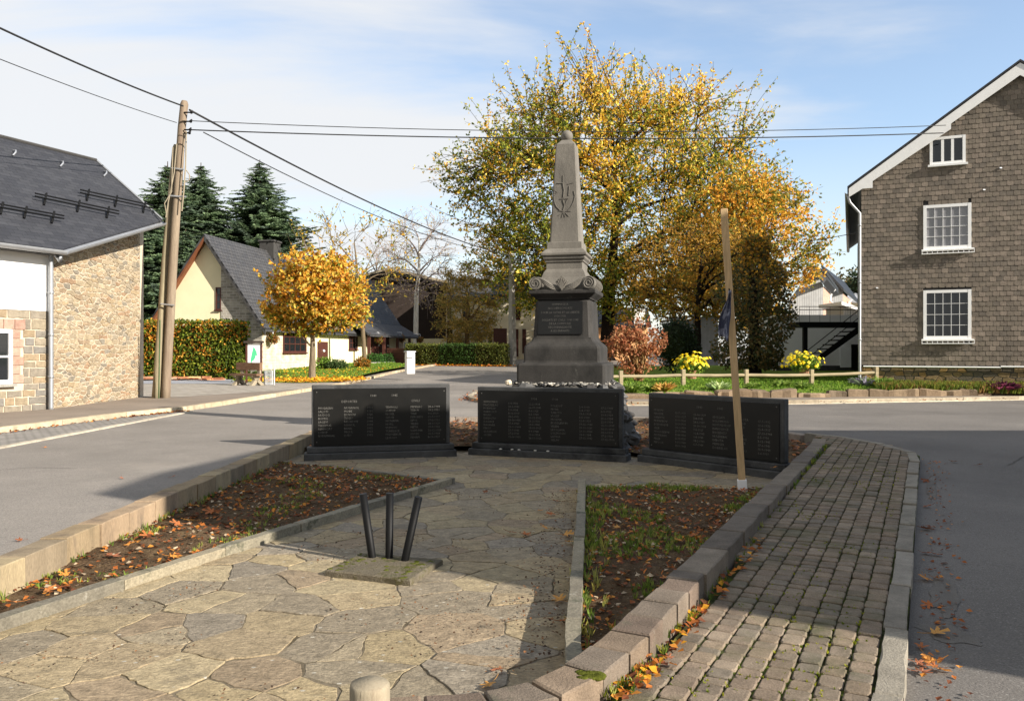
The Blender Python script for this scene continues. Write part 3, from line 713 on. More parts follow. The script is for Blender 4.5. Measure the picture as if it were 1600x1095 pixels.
def window(parent,fr,u0,u1,v0,v1,frame=.07,nu=2,nv=2,mun=.025,h=.0,matf='white',depth=.05,sill=True,sillm=None,glass='glass'):
    b=MB(); F3=lambda u,v,hh:fr(u,v,hh)
    def bx(b,a0,a1,b0,b1,h0,h1): b.extr([F3(a0,b0,h0),F3(a1,b0,h0),F3(a1,b1,h0),F3(a0,b1,h0)],F3(0,0,h1)-F3(0,0,h0))
    bx(b,u0,u0+frame,v0,v1,h,h+depth); bx(b,u1-frame,u1,v0,v1,h,h+depth); bx(b,u0+frame,u1-frame,v0,v0+frame,h,h+depth-.003); bx(b,u0+frame,u1-frame,v1-frame,v1,h,h+depth-.003)
    for i in range(1,nu):
        x=u0+frame+(u1-u0-2*frame)*i/nu; bx(b,x-mun/2,x+mun/2,v0+frame,v1-frame,h+.012,h+depth-.012)
    for i in range(1,nv):
        y=v0+frame+(v1-v0-2*frame)*i/nv; bx(b,u0+frame,u1-frame,y-mun/2,y+mun/2,h+.010,h+depth-.014)
    w_=b.build('window',M[matf],parent)
    b=MB(); bx(b,u0+.01,u1-.01,v0+.01,v1-.01,h-.01,h+.008); b.build('pane',M[glass],w_)
    if sill:
        b=MB(); bx(b,u0-.06,u1+.06,v0-.07,v0-.003,h-.02,h+depth+.07); b.build('sill',M[sillm or matf],w_)
    return w_
window(lh,ffr,WU0,WU1,WV0,WV1,.085,2,2,.04,.0,'white',.05,True,'concrete')
# rubble end wall
du=(C1-C0); du.z=0; Lr=du.length; du.normalize(); dnr=V((du.y,-du.x,0))
e0,e1=roofz(C0.x,C0.y)-.28,roofz(C1.x,C1.y)-.28
b=MB(); frr=plane_frame((C0.x,C0.y,0),du,dnr)
b.extr([frr(0.02,-.2,-.35),frr(Lr,-.2,-.35),frr(Lr,e1,-.35),frr(0.02,e0,-.35)],dnr*.34); 
back=V((-13.7,24.6,0)); 
b.extr([V((C1.x,C1.y,-.2)),V((back.x,back.y,-.2)),V((back.x,back.y,6.8)),V((C1.x,C1.y,e1))],V((0,.25,0)))
b.build('rubble_wall',M['mortar'],lh)
RS=[mixc(mulc(lin(c),.62),(.29,.25,.19),.5) for c in ((196,172,128),(184,160,120),(206,182,140),(170,150,116),(156,142,116),(200,168,116),(212,190,150),(180,128,76),(132,126,112),(190,166,126),(176,140,96))]
seeds=[]; v=.1
while v<5.6:
    uu=R.uniform(0,.15); hrow=.085+.05*noise.noise(V((v*2,1,1)))+R.uniform(0,.05)
    while uu<Lr+.35:
        seeds.append((uu+R.uniform(-.07,.07),(v+R.uniform(-.045,.045))*2.5)); uu+=R.uniform(.13,.40)
    v+=hrow
b=MB()
bd=[(0.03,.2),(Lr+.02,.2),(Lr+.02,e1*2.5-.1),(0.03,e0*2.5-.1)]
for s,pl in voronoi(seeds,.55,bd):
    pl=[(p[0],p[1]/2.5) for p in pl]
    pl=inset(roughen(pl,.06,.009),R.uniform(.010,.024))
    stone(b,pl,frr,-.03,R.uniform(-.002,.014),.010,pick(RS,.14))
b.build('rubble_stones',M['stone'],lh)
# roof
ER=V((-10.42,23.75,0)); ER.z=roofz(ER.x,ER.y)
EC=C0+NF*.28-U*0-V((0,0,0)); EC=V((EC.x+.12,EC.y-.05,0)); EC.z=roofz(EC.x,EC.y)
EL=EC-U*BK; RL=RDG-U*BK*1.3
b=MB(); th=V((0,0,-.1)); fp=[EC,ER,RDG,RL,EL]; b.extr(fp,th)
bp=V((-NF.x,-NF.y,0))*4.2; b.extr([RDG,RL,RL+bp+V((0,0,-3.6)),RDG+bp+V((0,0,-3.6))],th)
rf=b.build('roof',M['roof_slate'],lh); sl_up=(V((-NF.x,-NF.y,SL))).normalized(); uvw(rf,EC,U,sl_up)
b=MB(); nrm=V((NF.x*SL,NF.y*SL,1)).normalized()
b.tube([RL+nrm*.02,RDG+nrm*.02],.045,6); b.build('ridge_cap',M['slate_back'],rf)
b=MB(); b.tube([RDG+nrm*.02,ER+nrm*.02],.03,6); b.build('verge_trim',M['zinc'],rf)
b=MB()
def gutter(b,p,q,r=.085,out=None):
    p=V(p);q=V(q);d=(q-p).normalized(); up=V((0,0,1)); o_=(out-d*out.dot(d)).normalized()
    prof=[(r*math.cos(pi+pi*i/8),r*math.sin(pi+pi*i/8)) for i in range(9)]+[(r*.86*math.cos(2*pi-pi*i/8),r*.86*math.sin(2*pi-pi*i/8)) for i in range(9)]
    n=len(prof); pts=[e+o_*x+up*z for e in (p,q) for x,z in prof]
    b.add(pts,[(i,(i+1)%n,n+(i+1)%n,n+i) for i in range(n)]+[tuple(range(n))[::-1],tuple(range(n,2*n))])
outF=NF; outR=dnr
gutter(b,EL+NF*.06+V((0,0,-.04)),EC+NF*.05+V((.05,.02,-.04)),.1,NF); gutter(b,EC+V((.1,0,-.04)),ER+V((.1,.05,-.04)),.1,outR)
b.build('gutter',M['zinc'],lh)
b=MB(); b.extr([EL+V((0,0,-.1)),EC+V((0,0,-.1)),EC-NF*.45+V((0,0,-.08)),EL-NF*.45+V((0,0,-.08))],V((0,0,-.05))); b.extr([EC+V((0,0,-.1)),ER+V((0,0,-.1)),ER-outR*.6+V((0,0,-.08)),EC-outR*.45+V((0,0,-.08))],V((0,0,-.05))); b.build('eave_board',M['slate_back'],lh)
dp=C0+V((.10,-.10,0)); b=MB()
b.tube([EC+V((0,0,-.12)),EC+V((-.02,0,-.28)),dp+V((.05,-.02,3.85)),dp+V((0,0,3.65)),V((dp.x,dp.y,.3)),V((dp.x,dp.y,.2))],.055,10)
for z in (1.0,2.0,3.0): b.tube([V((dp.x,dp.y,z)),V((dp.x,dp.y,z+.05))],.066,10)
b.build('downpipe',M['zinc'],lh,smooth=True)
b=MB(); q=ffr(-.06,3.2,.02)
for p0,p1 in (((-10,675/1,),(0,0)),): pass
def roofpt(px,py,off=.0):
    n=V((NF.x*SL,NF.y*SL,1)); return hitplane(px,py,EC,n)+nrm*off
for (xa,ya,xb,yb,br) in ((-40,320,96,344,(0,37,80)),(51,309,182,336,(68,120,166)),(122,303,236,327,(135,179,223))):
    g=MB(); 
    for dy in (0,4.5): g.tube([roofpt(xa,ya+dy,.14),roofpt(xb,yb+dy,.14)],.021,7)
    for bx_ in br:
        yb_=ya+(yb-ya)*(bx_-xa)/(xb-xa)
        g.tube([roofpt(bx_,yb_-2,.17),roofpt(bx_,yb_+9,.03)],.028,5)
    g.build('snow_guard',M['black'],rf)
for hx,hy in ((20,241),(94,258),(162,273)):
    g=MB(); g.tube([roofpt(hx,hy-4,.03),roofpt(hx+2,hy-1,.10),roofpt(hx+2,hy+2,.10),roofpt(hx-1,hy+4,.04)],.022,6); g.build('roof_hook',M['galv'],rf)

# left street: gutter strip, kerb, pavement
LK=[(-7.85,2),(-7.85,18),(-7.6,24),(-7.42,29),(-7.2,37),(-6.7,46),(-5.6,56),(-3.5,66)]
KB=[(-9.9,2),(-9.6,12),(-8.75,17.6),(-8.1,19.6),(-7.85,22),(-7.45,29),(-7.2,37),(-6.7,46),(-5.6,56),(-3.5,66)]
b=MB(); blockrow(b,[(-7.8,2),(-7.8,19.5)],.14,0,lambda x,y:road_h(x,y)+.02,1.0,.006,[lin((186,176,156)),lin((176,166,148))],.03)
blockrow(b,KB,.16,0,lambda x,y:road_h(x,y)+.11,1.0,.008,[lin((176,160,132)),lin((186,170,142)),lin((164,150,126))],.03)
tag(b.build('kerb',M['kerb']),'worn kerb stones along the left pavement',None,kind='structure')
cb=sheet('gutter_strip',[(-7.94,2),(-7.94,19.4),(-8.1,19.5),(-8.8,17.5),(-9.65,12),(-9.95,2)],lambda x,y:road_h(x,y)+.012,M['cobble'],2); struct(cb); uvw(cb,(0,0,0),(1,0,0),(0,1,0))
def lw_h(x,y): return road_h(x,y)+.095
ls=sheet('pavement',[(-10.05,2),(-9.75,12),(-8.9,17.6),(-8.25,19.6),(-8.0,22),(-7.6,29),(-11,29.5),(-16,29),(-16,12),(-14.5,2)],lw_h,M['pavement'],2); struct(ls)
ls=sheet('pavement',[(-7.6,29.0),(-7.35,35),(-9,35.2),(-12.5,36.5),(-18,36),(-18,24.5),(-11.4,24.2),(-10,24)],lambda x,y:lw_h(x,y)+.006,M['walkslab'],3); struct(ls); uvw(ls,(0,0,0),(1,0,0),(0,1,0))
ls=sheet('gravel',[(-12.0,33.6),(-12.2,37.2),(-20,38.6),(-20,33.5)],lambda x,y:lw_h(x,y)+.014,M['gravel'],2); struct(ls)
# litter along the left kerb
LEAFB=[lin(c) for c in ((150,84,36),(176,104,44),(120,66,34),(196,130,52),(104,60,36))]
LEAFY=[lin(c) for c in ((226,178,44),(236,196,60),(210,150,36),(200,120,36))]
def litter(name,n,fn,size,pal,m='dryleaf'):
    b=MB()
    for i in range(n):
        p=fn(); 
        if p is None: continue
        d=V((R.uniform(-1,1),R.uniform(-1,1),R.uniform(-.15,.35))).normalized(); L=size*R.uniform(.6,1.3)
        bb=V((-d.y,d.x,R.uniform(-.5,.5))).normalized()*L*.4
        p=V(p)+V((0,0,.01+.2*size*R.random())); c=pick(pal,.25); nz=V((0,0,L*.12))
        b.add([p,p+d*L*.5+bb+nz,p+d*L,p+d*L*.5-bb+nz],[(0,1,2),(0,2,3)],c)
    return tag(b.build(name,M[m]),None,None,kind='stuff')
def along(pts,off):
    def f():
        i=R.randrange(len(pts)-1); a=V(pts[i]);c=V(pts[i+1]); q=a.lerp(c,R.random()); d=(c-a).normalized(); q=q+V((-d.y,d.x))*R.gauss(off[0],off[1])
        return (q.x,q.y,off[2](q.x,q.y))
    return f
litter('leaf_litter',420,along(KB[:4],(-.10,.07,road_h)),.07,LEAFB)

# ------------------------------------------------------------------ double wooden utility pole
up=thing('utility_pole','tall twin wooden utility pole with cables beside the stone house','utility pole',(-10.3,23.6,.2))
PT=23.6
def pl_(px,py,t=PT): return at(px,py,t)
b=MB(); b.tube([pl_(258,634),pl_(260,600),pl_(271,400),pl_(284,200),pl_(288,163),pl_(288.3,158)],[.135,.13,.125,.115,.115,.08],14,lin((132,118,100))); b.build('main_pole',M['polewood'],up,smooth=True)
b=MB(); b.tube([pl_(244,634,23.62),pl_(246.5,600,23.62),pl_(258.5,400,23.7),pl_(273,232,23.7),pl_(274,226,23.7)],[.15,.14,.10,.07,.04],14,lin((140,130,106))); b.build('strut_pole',M['polewood'],up,smooth=True)
for py,x0,x1 in ((264,268,286),(307,264,290),(476,252,272)):
    b=MB(); c_=[pl_(x0,py-1,PT-.15),pl_(x1,py+1,PT-.15),pl_(x1,py+1,PT+.18),pl_(x0,py-1,PT+.18),pl_(x0,py-1,PT-.15)]; b.tube(c_,.026,6); b.build('pole_strap',M['galv'],up)
for pts_c,r_c in (([(291,205,-.12),(290,260,-.2),(287,300,-.21),(284,330,-.2)],.02),([(276,225,-.2),(272,270,-.22),(263,315,-.24),(259,340,-.2)],.018),([(291,266,-.16),(296,273,-.16),(296,281,-.16),(288,286,-.16)],.015),([(270,230,-.2),(268,300,-.25),(257,318,-.3),(260,335,-.2)],.014)):
    b=MB(); b.tube([pl_(x,y,PT+d) for x,y,d in pts_c],r_c,6); b.build('drop_cable',M['oldwood'],up)
b=MB(); b.tube([pl_(250,500,PT-.24),pl_(248,625,PT-.24)],.02,5,lin((70,90,60))); b.build('conduit',M['polewood'],up)
for px,py in ((297,176),(296,190),(295,203),(294,208)):
    b=MB(); b.tube([pl_(288,py,PT-.10),pl_(px,py,PT-.13),pl_(px+4,py-3,PT-.1)],.022,6); b.ball(pl_(px+2,py,PT-.11),.045,8,6); b.build('insulator',M['black'],up)
# cables
def cable(label,p,q,sag,r,n=26,extra=None):
    p=V(p);q=V(q); b=MB(); pts=[]
    for i in range(n):
        f=i/(n-1); x=p.lerp(q,f); x.z-=sag*4*f*(1-f); pts.append(x)
    b.tube(pts,r,6); o=b.build('overhead_cable',M['cable'],org=p,smooth=True); tag(o,label,'cable'); return o
cable('thick black cable falling from the pole top to the upper left edge',at(286,166,23.1),at(-230,-68,13),.12,.022)
cable('thin cable from the pole to the left edge below the thick one',at(276,192,23.1),at(-230,-2,13.5),.1,.010)
cable('thick black cable running from the pole top down behind the obelisk',at(296,172,23.1),at(806,402,57),.55,.03)
cable('thinner cable below it drooping from the pole to the concrete pole',at(318,207,23.1),at(803,398,57),.75,.016)
cable('upper of the two long level cables crossing the sky to the slate house',at(296,189,23.1),at(1478,196,26.3),.26,.012)
cable('lower thicker one of the two long level cables crossing the sky',at(296,203,23.1),at(1474,208,26.3),.22,.018)
cable('short thin cable reaching the slate house gutter from behind the trees',at(1347,362,28),at(1180,386,48),.1,.014)

# ------------------------------------------------------------------ trees
def stem(b,p,q,r0,r1,wig,n=6,sides=6,col=(.05,.04,.03),drop=0,upb=0):
    p=V(p);q=V(q); L=(q-p).length; off=rdir()*wig*L; pts=[];rr=[]
    for i in range(n+1):
        f=i/n; x=p.lerp(q,f)+off*math.sin(pi*f); x.z+=upb*L*math.sin(pi*f)-drop*L*f*f; pts.append(x); rr.append(r0*(1-f)+r1*f)
    b.tube(pts,rr,sides,col,cap=False); return pts
def in_env(c,rad,p,k=1.0): 
    d=V(((p.x-c.x)/rad[0],(p.y-c.y)/rad[1],(p.z-c.z)/rad[2])); return d.length<=k
def tree(name,label,base,c,rad,tr,hb,n1,n2,n3,lpt,ls,pal,group=None,bark=lin((70,60,48)),cat='tree',wig=.08,fill=0,shell=.55,droop=0,twl=.5,leafm='leafy',pn=0.45,twigup=.35,lw=.55,trunk_top=None,palf=None,cut=None,barkm=None,ex=1.05,twr=.012,twigc=None,lobes=None,shp=.18,lsc=.75):
    base=V(base);c=V(c); t=thing(name,label,cat,base,group); b=MB(); lf=MB()
    top=trunk_top or V((c.x,c.y,c.z+rad[2]*.35)); fork=base.lerp(V((top.x,top.y,base.z)),.25); fork.z=base.z+hb
    b.tube([base+V((0,0,-.1)),base+V((0,0,.15)),base.lerp(fork,.5),fork],[tr*1.45,tr*1.12,tr,tr*.9],10,bark,cap=False)
    lead=stem(b,fork,top,tr*.85,tr*.25,.03,8,8,bark)
    def rp(lo,hi):
        for _ in range(60):
            d=rdir(); r=lo+(hi-lo)*R.random()**.6; lb=R.choice(lobes) if lobes else (0,0,0,1); p=c+V((d.x*rad[0],d.y*rad[1],d.z*rad[2]))*r*lb[3]+V((lb[0]*rad[0],lb[1]*rad[1],lb[2]*rad[2]))
            p+=V((d.x*rad[0],d.y*rad[1],d.z*rad[2]))*shp*noise.noise(d*2.3+base)
            if p.z>base.z+hb*.55 and not (cut and cut(p)): return p
        return p
    A=[]; bark=twigc or bark
    for i in range(n1):
        q=rp(.4,.6); k=min(len(lead)-2,max(0,int((q.z-fork.z-1)/(max(.1,top.z-fork.z))*len(lead)*.8))); s=lead[k]
        A+=[(x,tr*.3) for x in stem(b,s,q,tr*.42,tr*.13,wig,6,6,bark,upb=.08)[2:]]
    A+=[(x,tr*.3) for x in lead[3:]]
    B=[]
    for i in range(n2):
        q=rp(.62,.85); s=min(A,key=lambda x:(x[0]-q).length_squared+ (4 if x[0].z>q.z+.3 else 0))[0]
        B+=stem(b,s,q,tr*.13,tr*.045,wig,5,5,bark,upb=.06)[1:]
    for i in range(n3):
        q=rp(shell,ex); s=min(R.sample(B,min(len(B),90)),key=lambda x:(x-q).length_squared+(3 if x.z>q.z+.2 else 0))
        d=(q-s); 
        if d.length>twl*4: s=q-d.normalized()*twl*4
        q2=q+V((0,0,twigup*d.length*.3))
        pts=stem(b,s,q2,twr*1.6,twr*.5,wig,4,3,bark,drop=droop)
        nclump=noise.noise(q*pn)
        for j in range(lpt):
            f=R.uniform(.25,1.02)*(len(pts)-1); i0=min(int(f),len(pts)-2); p=pts[i0].lerp(pts[i0+1],f-i0)+rdir()*ls*lsc
            col=palf(p,nclump) if palf else pick(pal,.2)
            lf.leaf(p,ls*R.uniform(.65,1.3),ls*lw*R.uniform(.8,1.2),col)
    for i in range(fill):
        p=rp(.1,.97); nclump=noise.noise(p*pn); 
        if nclump<-.28: continue
        lf.leaf(p,ls*R.uniform(.65,1.3),ls*lw*R.uniform(.8,1.2),palf(p,nclump) if palf else pick(pal,.2))
    b.build('trunk',barkm or M['bark'],t); 
    if lf.f: lf.build('crown',M[leafm],t)
    return t
GO=[mulc(lin(c),1.5) for c in ((198,164,54),(210,178,66),(184,144,46),(220,190,84),(172,124,42))]
GR=[mulc(lin(c),1.75) for c in ((110,116,36),(92,102,36),(130,128,40),(76,88,34))]
def pal_big(p,n):
    k=.27+n*.75+(.06 if p.x>3 else -.05)+.015*(p.z-8)
    return pick(GO if R.random()<k else GR,.22)
tree('autumn_tree','largest tree, golden green and loose crowned, right behind the obelisk',(7.15,60,1.0),(7.75,60,12.5),(12.2,7.4,10.7),.52,4.6,13,140,2500,23,.28,None,palf=pal_big,wig=.10,fill=11000,shell=.50,twl=1.1,twr=.02,ex=1.12,lsc=.55,shp=.30,bark=lin((44,36,30)),
     pn=.26,cut=lambda p:p.z<3.4)
# upright sprays above the crown
def pal_oak(p,n):
    k=.45+n*.9; return pick([mulc(lin(c),1.5) for c in ((196,150,50),(180,126,44),(206,166,64))] if R.random()<k else [mulc(lin(c),1.6) for c in ((112,112,42),(94,98,40),(128,122,48))],.22)
tree('autumn_tree','bronze green tree behind the tall dark ivy clad tree at right',(15.4,50,.8),(14.9,50.4,8.2),(4.9,4.6,5.6),.32,2.4,9,60,700,14,.27,None,palf=pal_oak,fill=6000,lsc=.6,shp=.3,bark=lin((44,36,30)),cut=lambda p:p.z<2.9 or (p.x>17 and p.z<5.4))
tree('autumn_tree','dark bronze crown filling the gap left of the ivy clad tree',(8.9,38.5,.65),(9.3,39,5.5),(4.3,3.3,2.9),.2,1.8,7,40,420,12,.18,None,palf=lambda p,n:pick([lin(c) for c in ((176,132,46),(150,112,44),(110,106,42),(190,146,54))],.22),fill=2200,bark=lin((40,34,28)))
# dense yellow street maple
YM=[mulc(lin(c),.80) for c in ((246,212,88),(244,196,74),(250,222,112),(238,174,58),(230,154,52))]
def pal_m(p,n):
    k=sm(-.5,1.6,(p.z-2.2)+n*1.8)
    return pick(YM,.18) if R.random()<.10+.74*k else pick([mulc(lin(c),1.15) for c in ((128,132,40),(92,108,36),(166,150,44))],.2)
tree('maple_tree','small rounded golden maple standing on the lawn by the left road',(-9.42,37.5,.28),(-9.3,37.6,4.05),(2.85,2.5,2.5),.15,1.5,9,60,800,15,.19,None,palf=pal_m,fill=2600,bark=lin((116,104,86)),lobes=[(-.46,.1,.12,.50),(.36,0,.26,.50),(.52,.1,-.20,.44),(-.20,-.2,.44,.48),(.1,0,-.30,.50),(-.56,0,-.30,.36),(.22,.2,.55,.36),(.05,-.3,.05,.60)],shell=.4,lw=.75,pn=1.2,lsc=.55,shp=.30,cut=lambda p:p.z<2.0)
def pal_s(p,n): return pick([lin(c) for c in ((196,170,60),(170,150,60),(120,126,50),(210,160,50))],.2)
tree('sparse_tree','thin leggy yellow green tree peeping over the golden maple',(-9.6,52,.6),(-10.3,52,7.6),(4.4,3,3.2),.14,3,9,50,210,4,.24,None,palf=pal_s,shell=.6,twl=.5,twigup=.8,bark=lin((110,96,76)),ex=1.15)
# birch, bare trees, weeping tree
tree('birch_tree','slim white barked birch with nearly bare fine twigs',(-9.2,76,1.0),(-8.9,76,10.6),(4.1,3.5,5.2),.24,6,10,90,750,1,.20,None,palf=lambda p,n:pick([lin((214,186,110)),lin((226,204,150))],.15),droop=.25,bark=lin((226,220,208)),twigc=lin((150,134,126)),shell=.4,twl=1.0,barkm=None,twr=.013)
tree('bare_tree','leafless grey tree behind the brown gabled house',(-15.5,88,1.1),(-15,88,10.2),(4,3.5,4.6),.2,4,9,70,520,0,.2,None,bark=lin((150,136,130)),shell=.4,twl=1,twr=.011)
tree('weeping_tree','drooping brown green willow shaped tree in front of the cream building',(-3.6,64,.75),(-3.6,64,5.4),(2.9,2.6,3.8),.2,2,9,60,520,12,.26,None,palf=lambda p,n:pick([lin(c) for c in ((196,164,84),(160,144,74),(140,136,70),(210,176,96))],.2),droop=.55,fill=900,lw=.35,bark=lin((120,100,70)))
False and tree('bronze_tree','dull brown round tree in front of the brown gable',(-11.6,79,1.0),(-11.6,79,6.6),(3.6,2.4,3.6),.2,2,8,50,420,8,.3,None,palf=lambda p,n:pick([lin(c) for c in ((92,66,40),(112,80,48),(78,58,40))],.2),fill=300,bark=lin((80,62,48)))
# spruces
def spruce(label,base,h,r,seed,fat=1.35,z0=.06,cols=None):
    base=V(base); t=thing('spruce_tree',label,'tree',base,'spruces behind the cream house'); b=MB(); lf=MB()
    cols=cols or [mixc(mulc(lin(c),2.6),(.15,.17,.125),.4) for c in ((52,72,44),(40,60,40),(66,86,52),(34,50,36),(78,96,62))]
    b.tube([base,base+V((0,0,h*.5)),base+V((0,0,h))],[.3,.2,.03],7,lin((60,48,38)),cap=False)
    z=h*z0
    while z<h*.985:
        f=1-z/h; rr=r*1.62*f**.74*(1+.2*noise.noise(V((z*.9,seed,1)))); nb=max(6,int(10+16*f))
        for i in range(nb):
            a=R.uniform(0,2*pi); L=rr*R.uniform(.6,1.15)*(1+.3*noise.noise(V((math.cos(a)*2,math.sin(a)*2,z*.4+seed)))); d=V((math.cos(a),math.sin(a),0))
            p0=base+V((0,0,min(h*.98,z+R.uniform(-.5,.5)*(.4+f)))); p1=p0+d*L+V((0,0,R.uniform(-.12,.16)*L))+V((0,0,-.22*L+.12*L)); pm=p0+d*L*.5+V((0,0,-.10*L))
            b.tube([p0,pm,p1],[.035,.02,.008],3,lin((60,48,38)),cap=False)
            n=max(4,int(L*9)); side=V((-d.y,d.x,0)); cc=pick(cols,.15)
            for j in range(n):
                g=(j+.6)/n; q=p0.lerp(pm,g*2) if g<.5 else pm.lerp(p1,g*2-1)
                for s_ in (-1,1):
                    w_=(.32*(1.25-g)*fat+.12)*(.30+.70*min(1,f*3.2)); dd=(d*.75+side*s_*R.uniform(.5,1.1)+V((0,0,R.uniform(-.4,.05)))).normalized()
                    lf.leaf(q,w_*R.uniform(1.0,1.7),w_*.55,mulc(cc,R.uniform(.75,1.25)),dd,up=.3)
        z+=h*.013+.06*f
    b.build('trunk',M['bark'],t); lf.build('crown',M['needle'],t)
spruce('tall dark spruce rising directly behind the twin utility pole',at(262,560,66).to_tuple()[:2]+(.7,),16.6,4.9,1)
spruce('broad dark spruce between the utility pole and the pointed spruce',at(314,560,69).to_tuple()[:2]+(.7,),17.2,5.2,5)
spruce('pointed dark spruce behind the cream house chimney',at(406,560,70).to_tuple()[:2]+(.7,),17.7,5.4,9)
spruce('dark low spruce close behind the hedge near the stone house',at(228,575,60).to_tuple()[:2]+(.6,),12.2,4.2,13)
spruce('short spruce filling the gap left of the cream gable',at(290,575,62).to_tuple()[:2]+(.6,),10.5,4.2,17)
# ------------------------------------------------------------------ cream house
A0=V((-13.8,44,0)); LU=V((4.2,26,0)).normalized(); GU=V((-LU.y,LU.x,0)); LN=V((LU.y,-LU.x,0)); GN=V((-LU.x,-LU.y,0))
HL=26.3; HW=3.2; GZ=.45
ch=thing('cream_house','cream house with steep slate roof, pointed gable and brown trimmed windows','house',(A0.x,A0.y,GZ))
gfr=lambda u,v,h:A0+GU*u+GN*h+V((0,0,v)); lfr=lambda u,v,h:A0+LU*u+LN*h+V((0,0,v))
PK=8.0; EV=3.35; sx_=(PK-EV)/HW
def gpt(px,py): q=hitplane(px,py,A0,GN); return ((q-A0).dot(GU),q.z)
def lpt(px,py): q=hitplane(px,py,A0,LN); return ((q-A0).dot(LU),q.z)
uS=gpt(346,480)[0]
b=MB(); b.extr([gfr(uS,GZ-.6,-.3),gfr(2*HW,GZ-.6,-.3),gfr(2*HW,EV,-.3),gfr(HW,PK-.05,-.3),gfr(uS,EV+sx_*uS-.05,-.3)],GN*.3)
b.extr([lfr(6.2,GZ-.6,-.3),lfr(HL,GZ-.6,-.3),lfr(HL,EV,-.3),lfr(6.2,EV,-.3)],LN*.28)
b.extr([gfr(2*HW,GZ-.6,-.3),gfr(2*HW,GZ-.6,-.3)+LU*HL,gfr(2*HW,EV,-.3)+LU*HL,gfr(2*HW,EV,-.3)],GU*.2)
e=lambda u,v:A0+LU*HL+GU*u+V((0,0,v)); b.extr([e(0,GZ-.6),e(2*HW,GZ-.6),e(2*HW,EV),e(HW,PK-.1),e(0,EV)],-LU*.3)
b.build('wall',M['creamwall'],ch)
b=MB(); b.extr([gfr(0,GZ-.6,-.3),gfr(uS,GZ-.6,-.3),gfr(uS,EV+sx_*uS-.05,-.3),gfr(0,EV,-.3)],GN*.34); o=b.build('stone_gable_wall',M['grey_stone'],ch); uvw(o,A0,GU,(0,0,1))
b=MB(); b.extr([lfr(.02,GZ-.6,-.3),lfr(6.2,GZ-.6,-.3),lfr(6.2,EV-.02,-.3),lfr(.02,EV-.02,-.3)],LN*.33); o=b.build('stone_front_wall',M['pale_stone'],ch); uvw(o,A0,LU,(0,0,1))
b=MB(); b.extr([lfr(HL-1.6,GZ-.6,-.3),lfr(HL+.05,GZ-.6,-.3),lfr(HL+.05,EV-.02,-.3),lfr(HL-1.6,EV-.02,-.3)],LN*.33); o=b.build('stone_front_wall',M['pale_stone'],ch); uvw(o,A0,LU,(0,0,1))
# roof
b=MB(); ov=.5; ovE=.42
r0=gfr(HW,PK+.1,ov); r1=r0+LU*(HL+ov+.4); s0=gfr(-ovE,EV-sx_*ovE+.1,ov); s1=s0+LU*(HL+ov+.4); q0=gfr(2*HW+.8,EV-sx_*.8+.1,ov); q1=q0+LU*(HL+ov+.4)
b.extr([s0,s1,r1,r0],V((0,0,-.16))); b.extr([r0,r1,q1,q0],V((0,0,-.16)))
rf=b.build('roof',M['roof_tile'],ch); uvw(rf,s0,LU,(r0-s0).normalized())
b=MB()
b.extr([r0+V((0,0,-.17)),q0+V((0,0,-.17)),q0+V((0,0,-.36)),r0+V((0,0,-.38))],-GN*.12); b.extr([r0+V((0,0,-.165))-GN*.12,q0+V((0,0,-.165))-GN*.12,q0-GN*ov+V((0,0,-.165)),r0-GN*ov+V((0,0,-.165))],V((0,0,-.04))); b.build('verge_board',M['orangewood'],rf)
b=MB(); b.extr([r0+V((0,0,-.17)),s0+V((0,0,-.17)),s0+V((0,0,-.34)),r0+V((0,0,-.36))],-GN*.08); b.build('verge_trim',M['slate_back'],rf)
# porch roof at the far end
b=MB(); p0=lpt(560,506); 
b.extr([lfr(13.5,EV+.55,-.4),lfr(HL+.7,EV+.55,-.4),lfr(HL+.7,EV-.55,1.5),lfr(13.5,EV-.55,1.5)],V((0,0,-.14))); o=b.build('porch_roof',M['roof_tile'],ch); uvw(o,lfr(13.5,EV-.55,1.5),LU,(LN*-1.9+V((0,0,1.1))).normalized())
b=MB()
for uu in (13.8,17.2,20.6,24,26.6): b.box(lfr(uu,(GZ+EV-.7)/2+.0,1.3),(.2,.2,EV-.7-GZ+.5),math.atan2(LU.y,LU.x))
b.build('porch_post',M['brown'],ch)
# chimney
cpos=hitplane(422,392,A0+GU*HW,LN); b=MB(); b.bbox((cpos.x,cpos.y,7.7),(1.0,1.0,2.0),.02,math.atan2(LU.y,LU.x)); b.bbox((cpos.x,cpos.y,8.72),(1.15,1.15,.12),.02,math.atan2(LU.y,LU.x)); b.build('chimney',M['slate_back'],rf)
gu0,gv0=gpt(346.0,484); gu1,gv1=gpt(337.5,449)
window(ch,gfr,gu0,gu1,gv0,gv1,.06,1,3,.03,.0,'brown',.05)
def lwin(px0,py0,px1,py1,nu,nv,h=.03,**k):
    a=lpt(px0,py0); c=lpt(px1,py1); return window(ch,lfr,a[0],c[0],a[1],c[1],.1,nu,nv,.05,h,'brown',.06,**k)
lwin(441,551,477,514,4,3)
lwin(545,546,558,526,3,2,h=0)
def door(px0,py0,px1,py1,h=.0):
    a=lpt(px0,py0); c=lpt(px1,py1); b=MB(); b.extr([lfr(a[0],a[1],h),lfr(c[0],a[1],h),lfr(c[0],c[1],h),lfr(a[0],c[1],h)],LN*.07)
    d=b.build('door',M['brown'],ch); b=MB(); b.ball(lfr((a[0]+c[0])/2,(a[1]*.45+c[1]*.55),h+.1),.09,8,6,col=(.7,.7,.68)); b.build('door_plate',M['white'],d); return d
door(496,566,511,534); door(580,563,599,520,.0); door(601,562,607,522,.0)
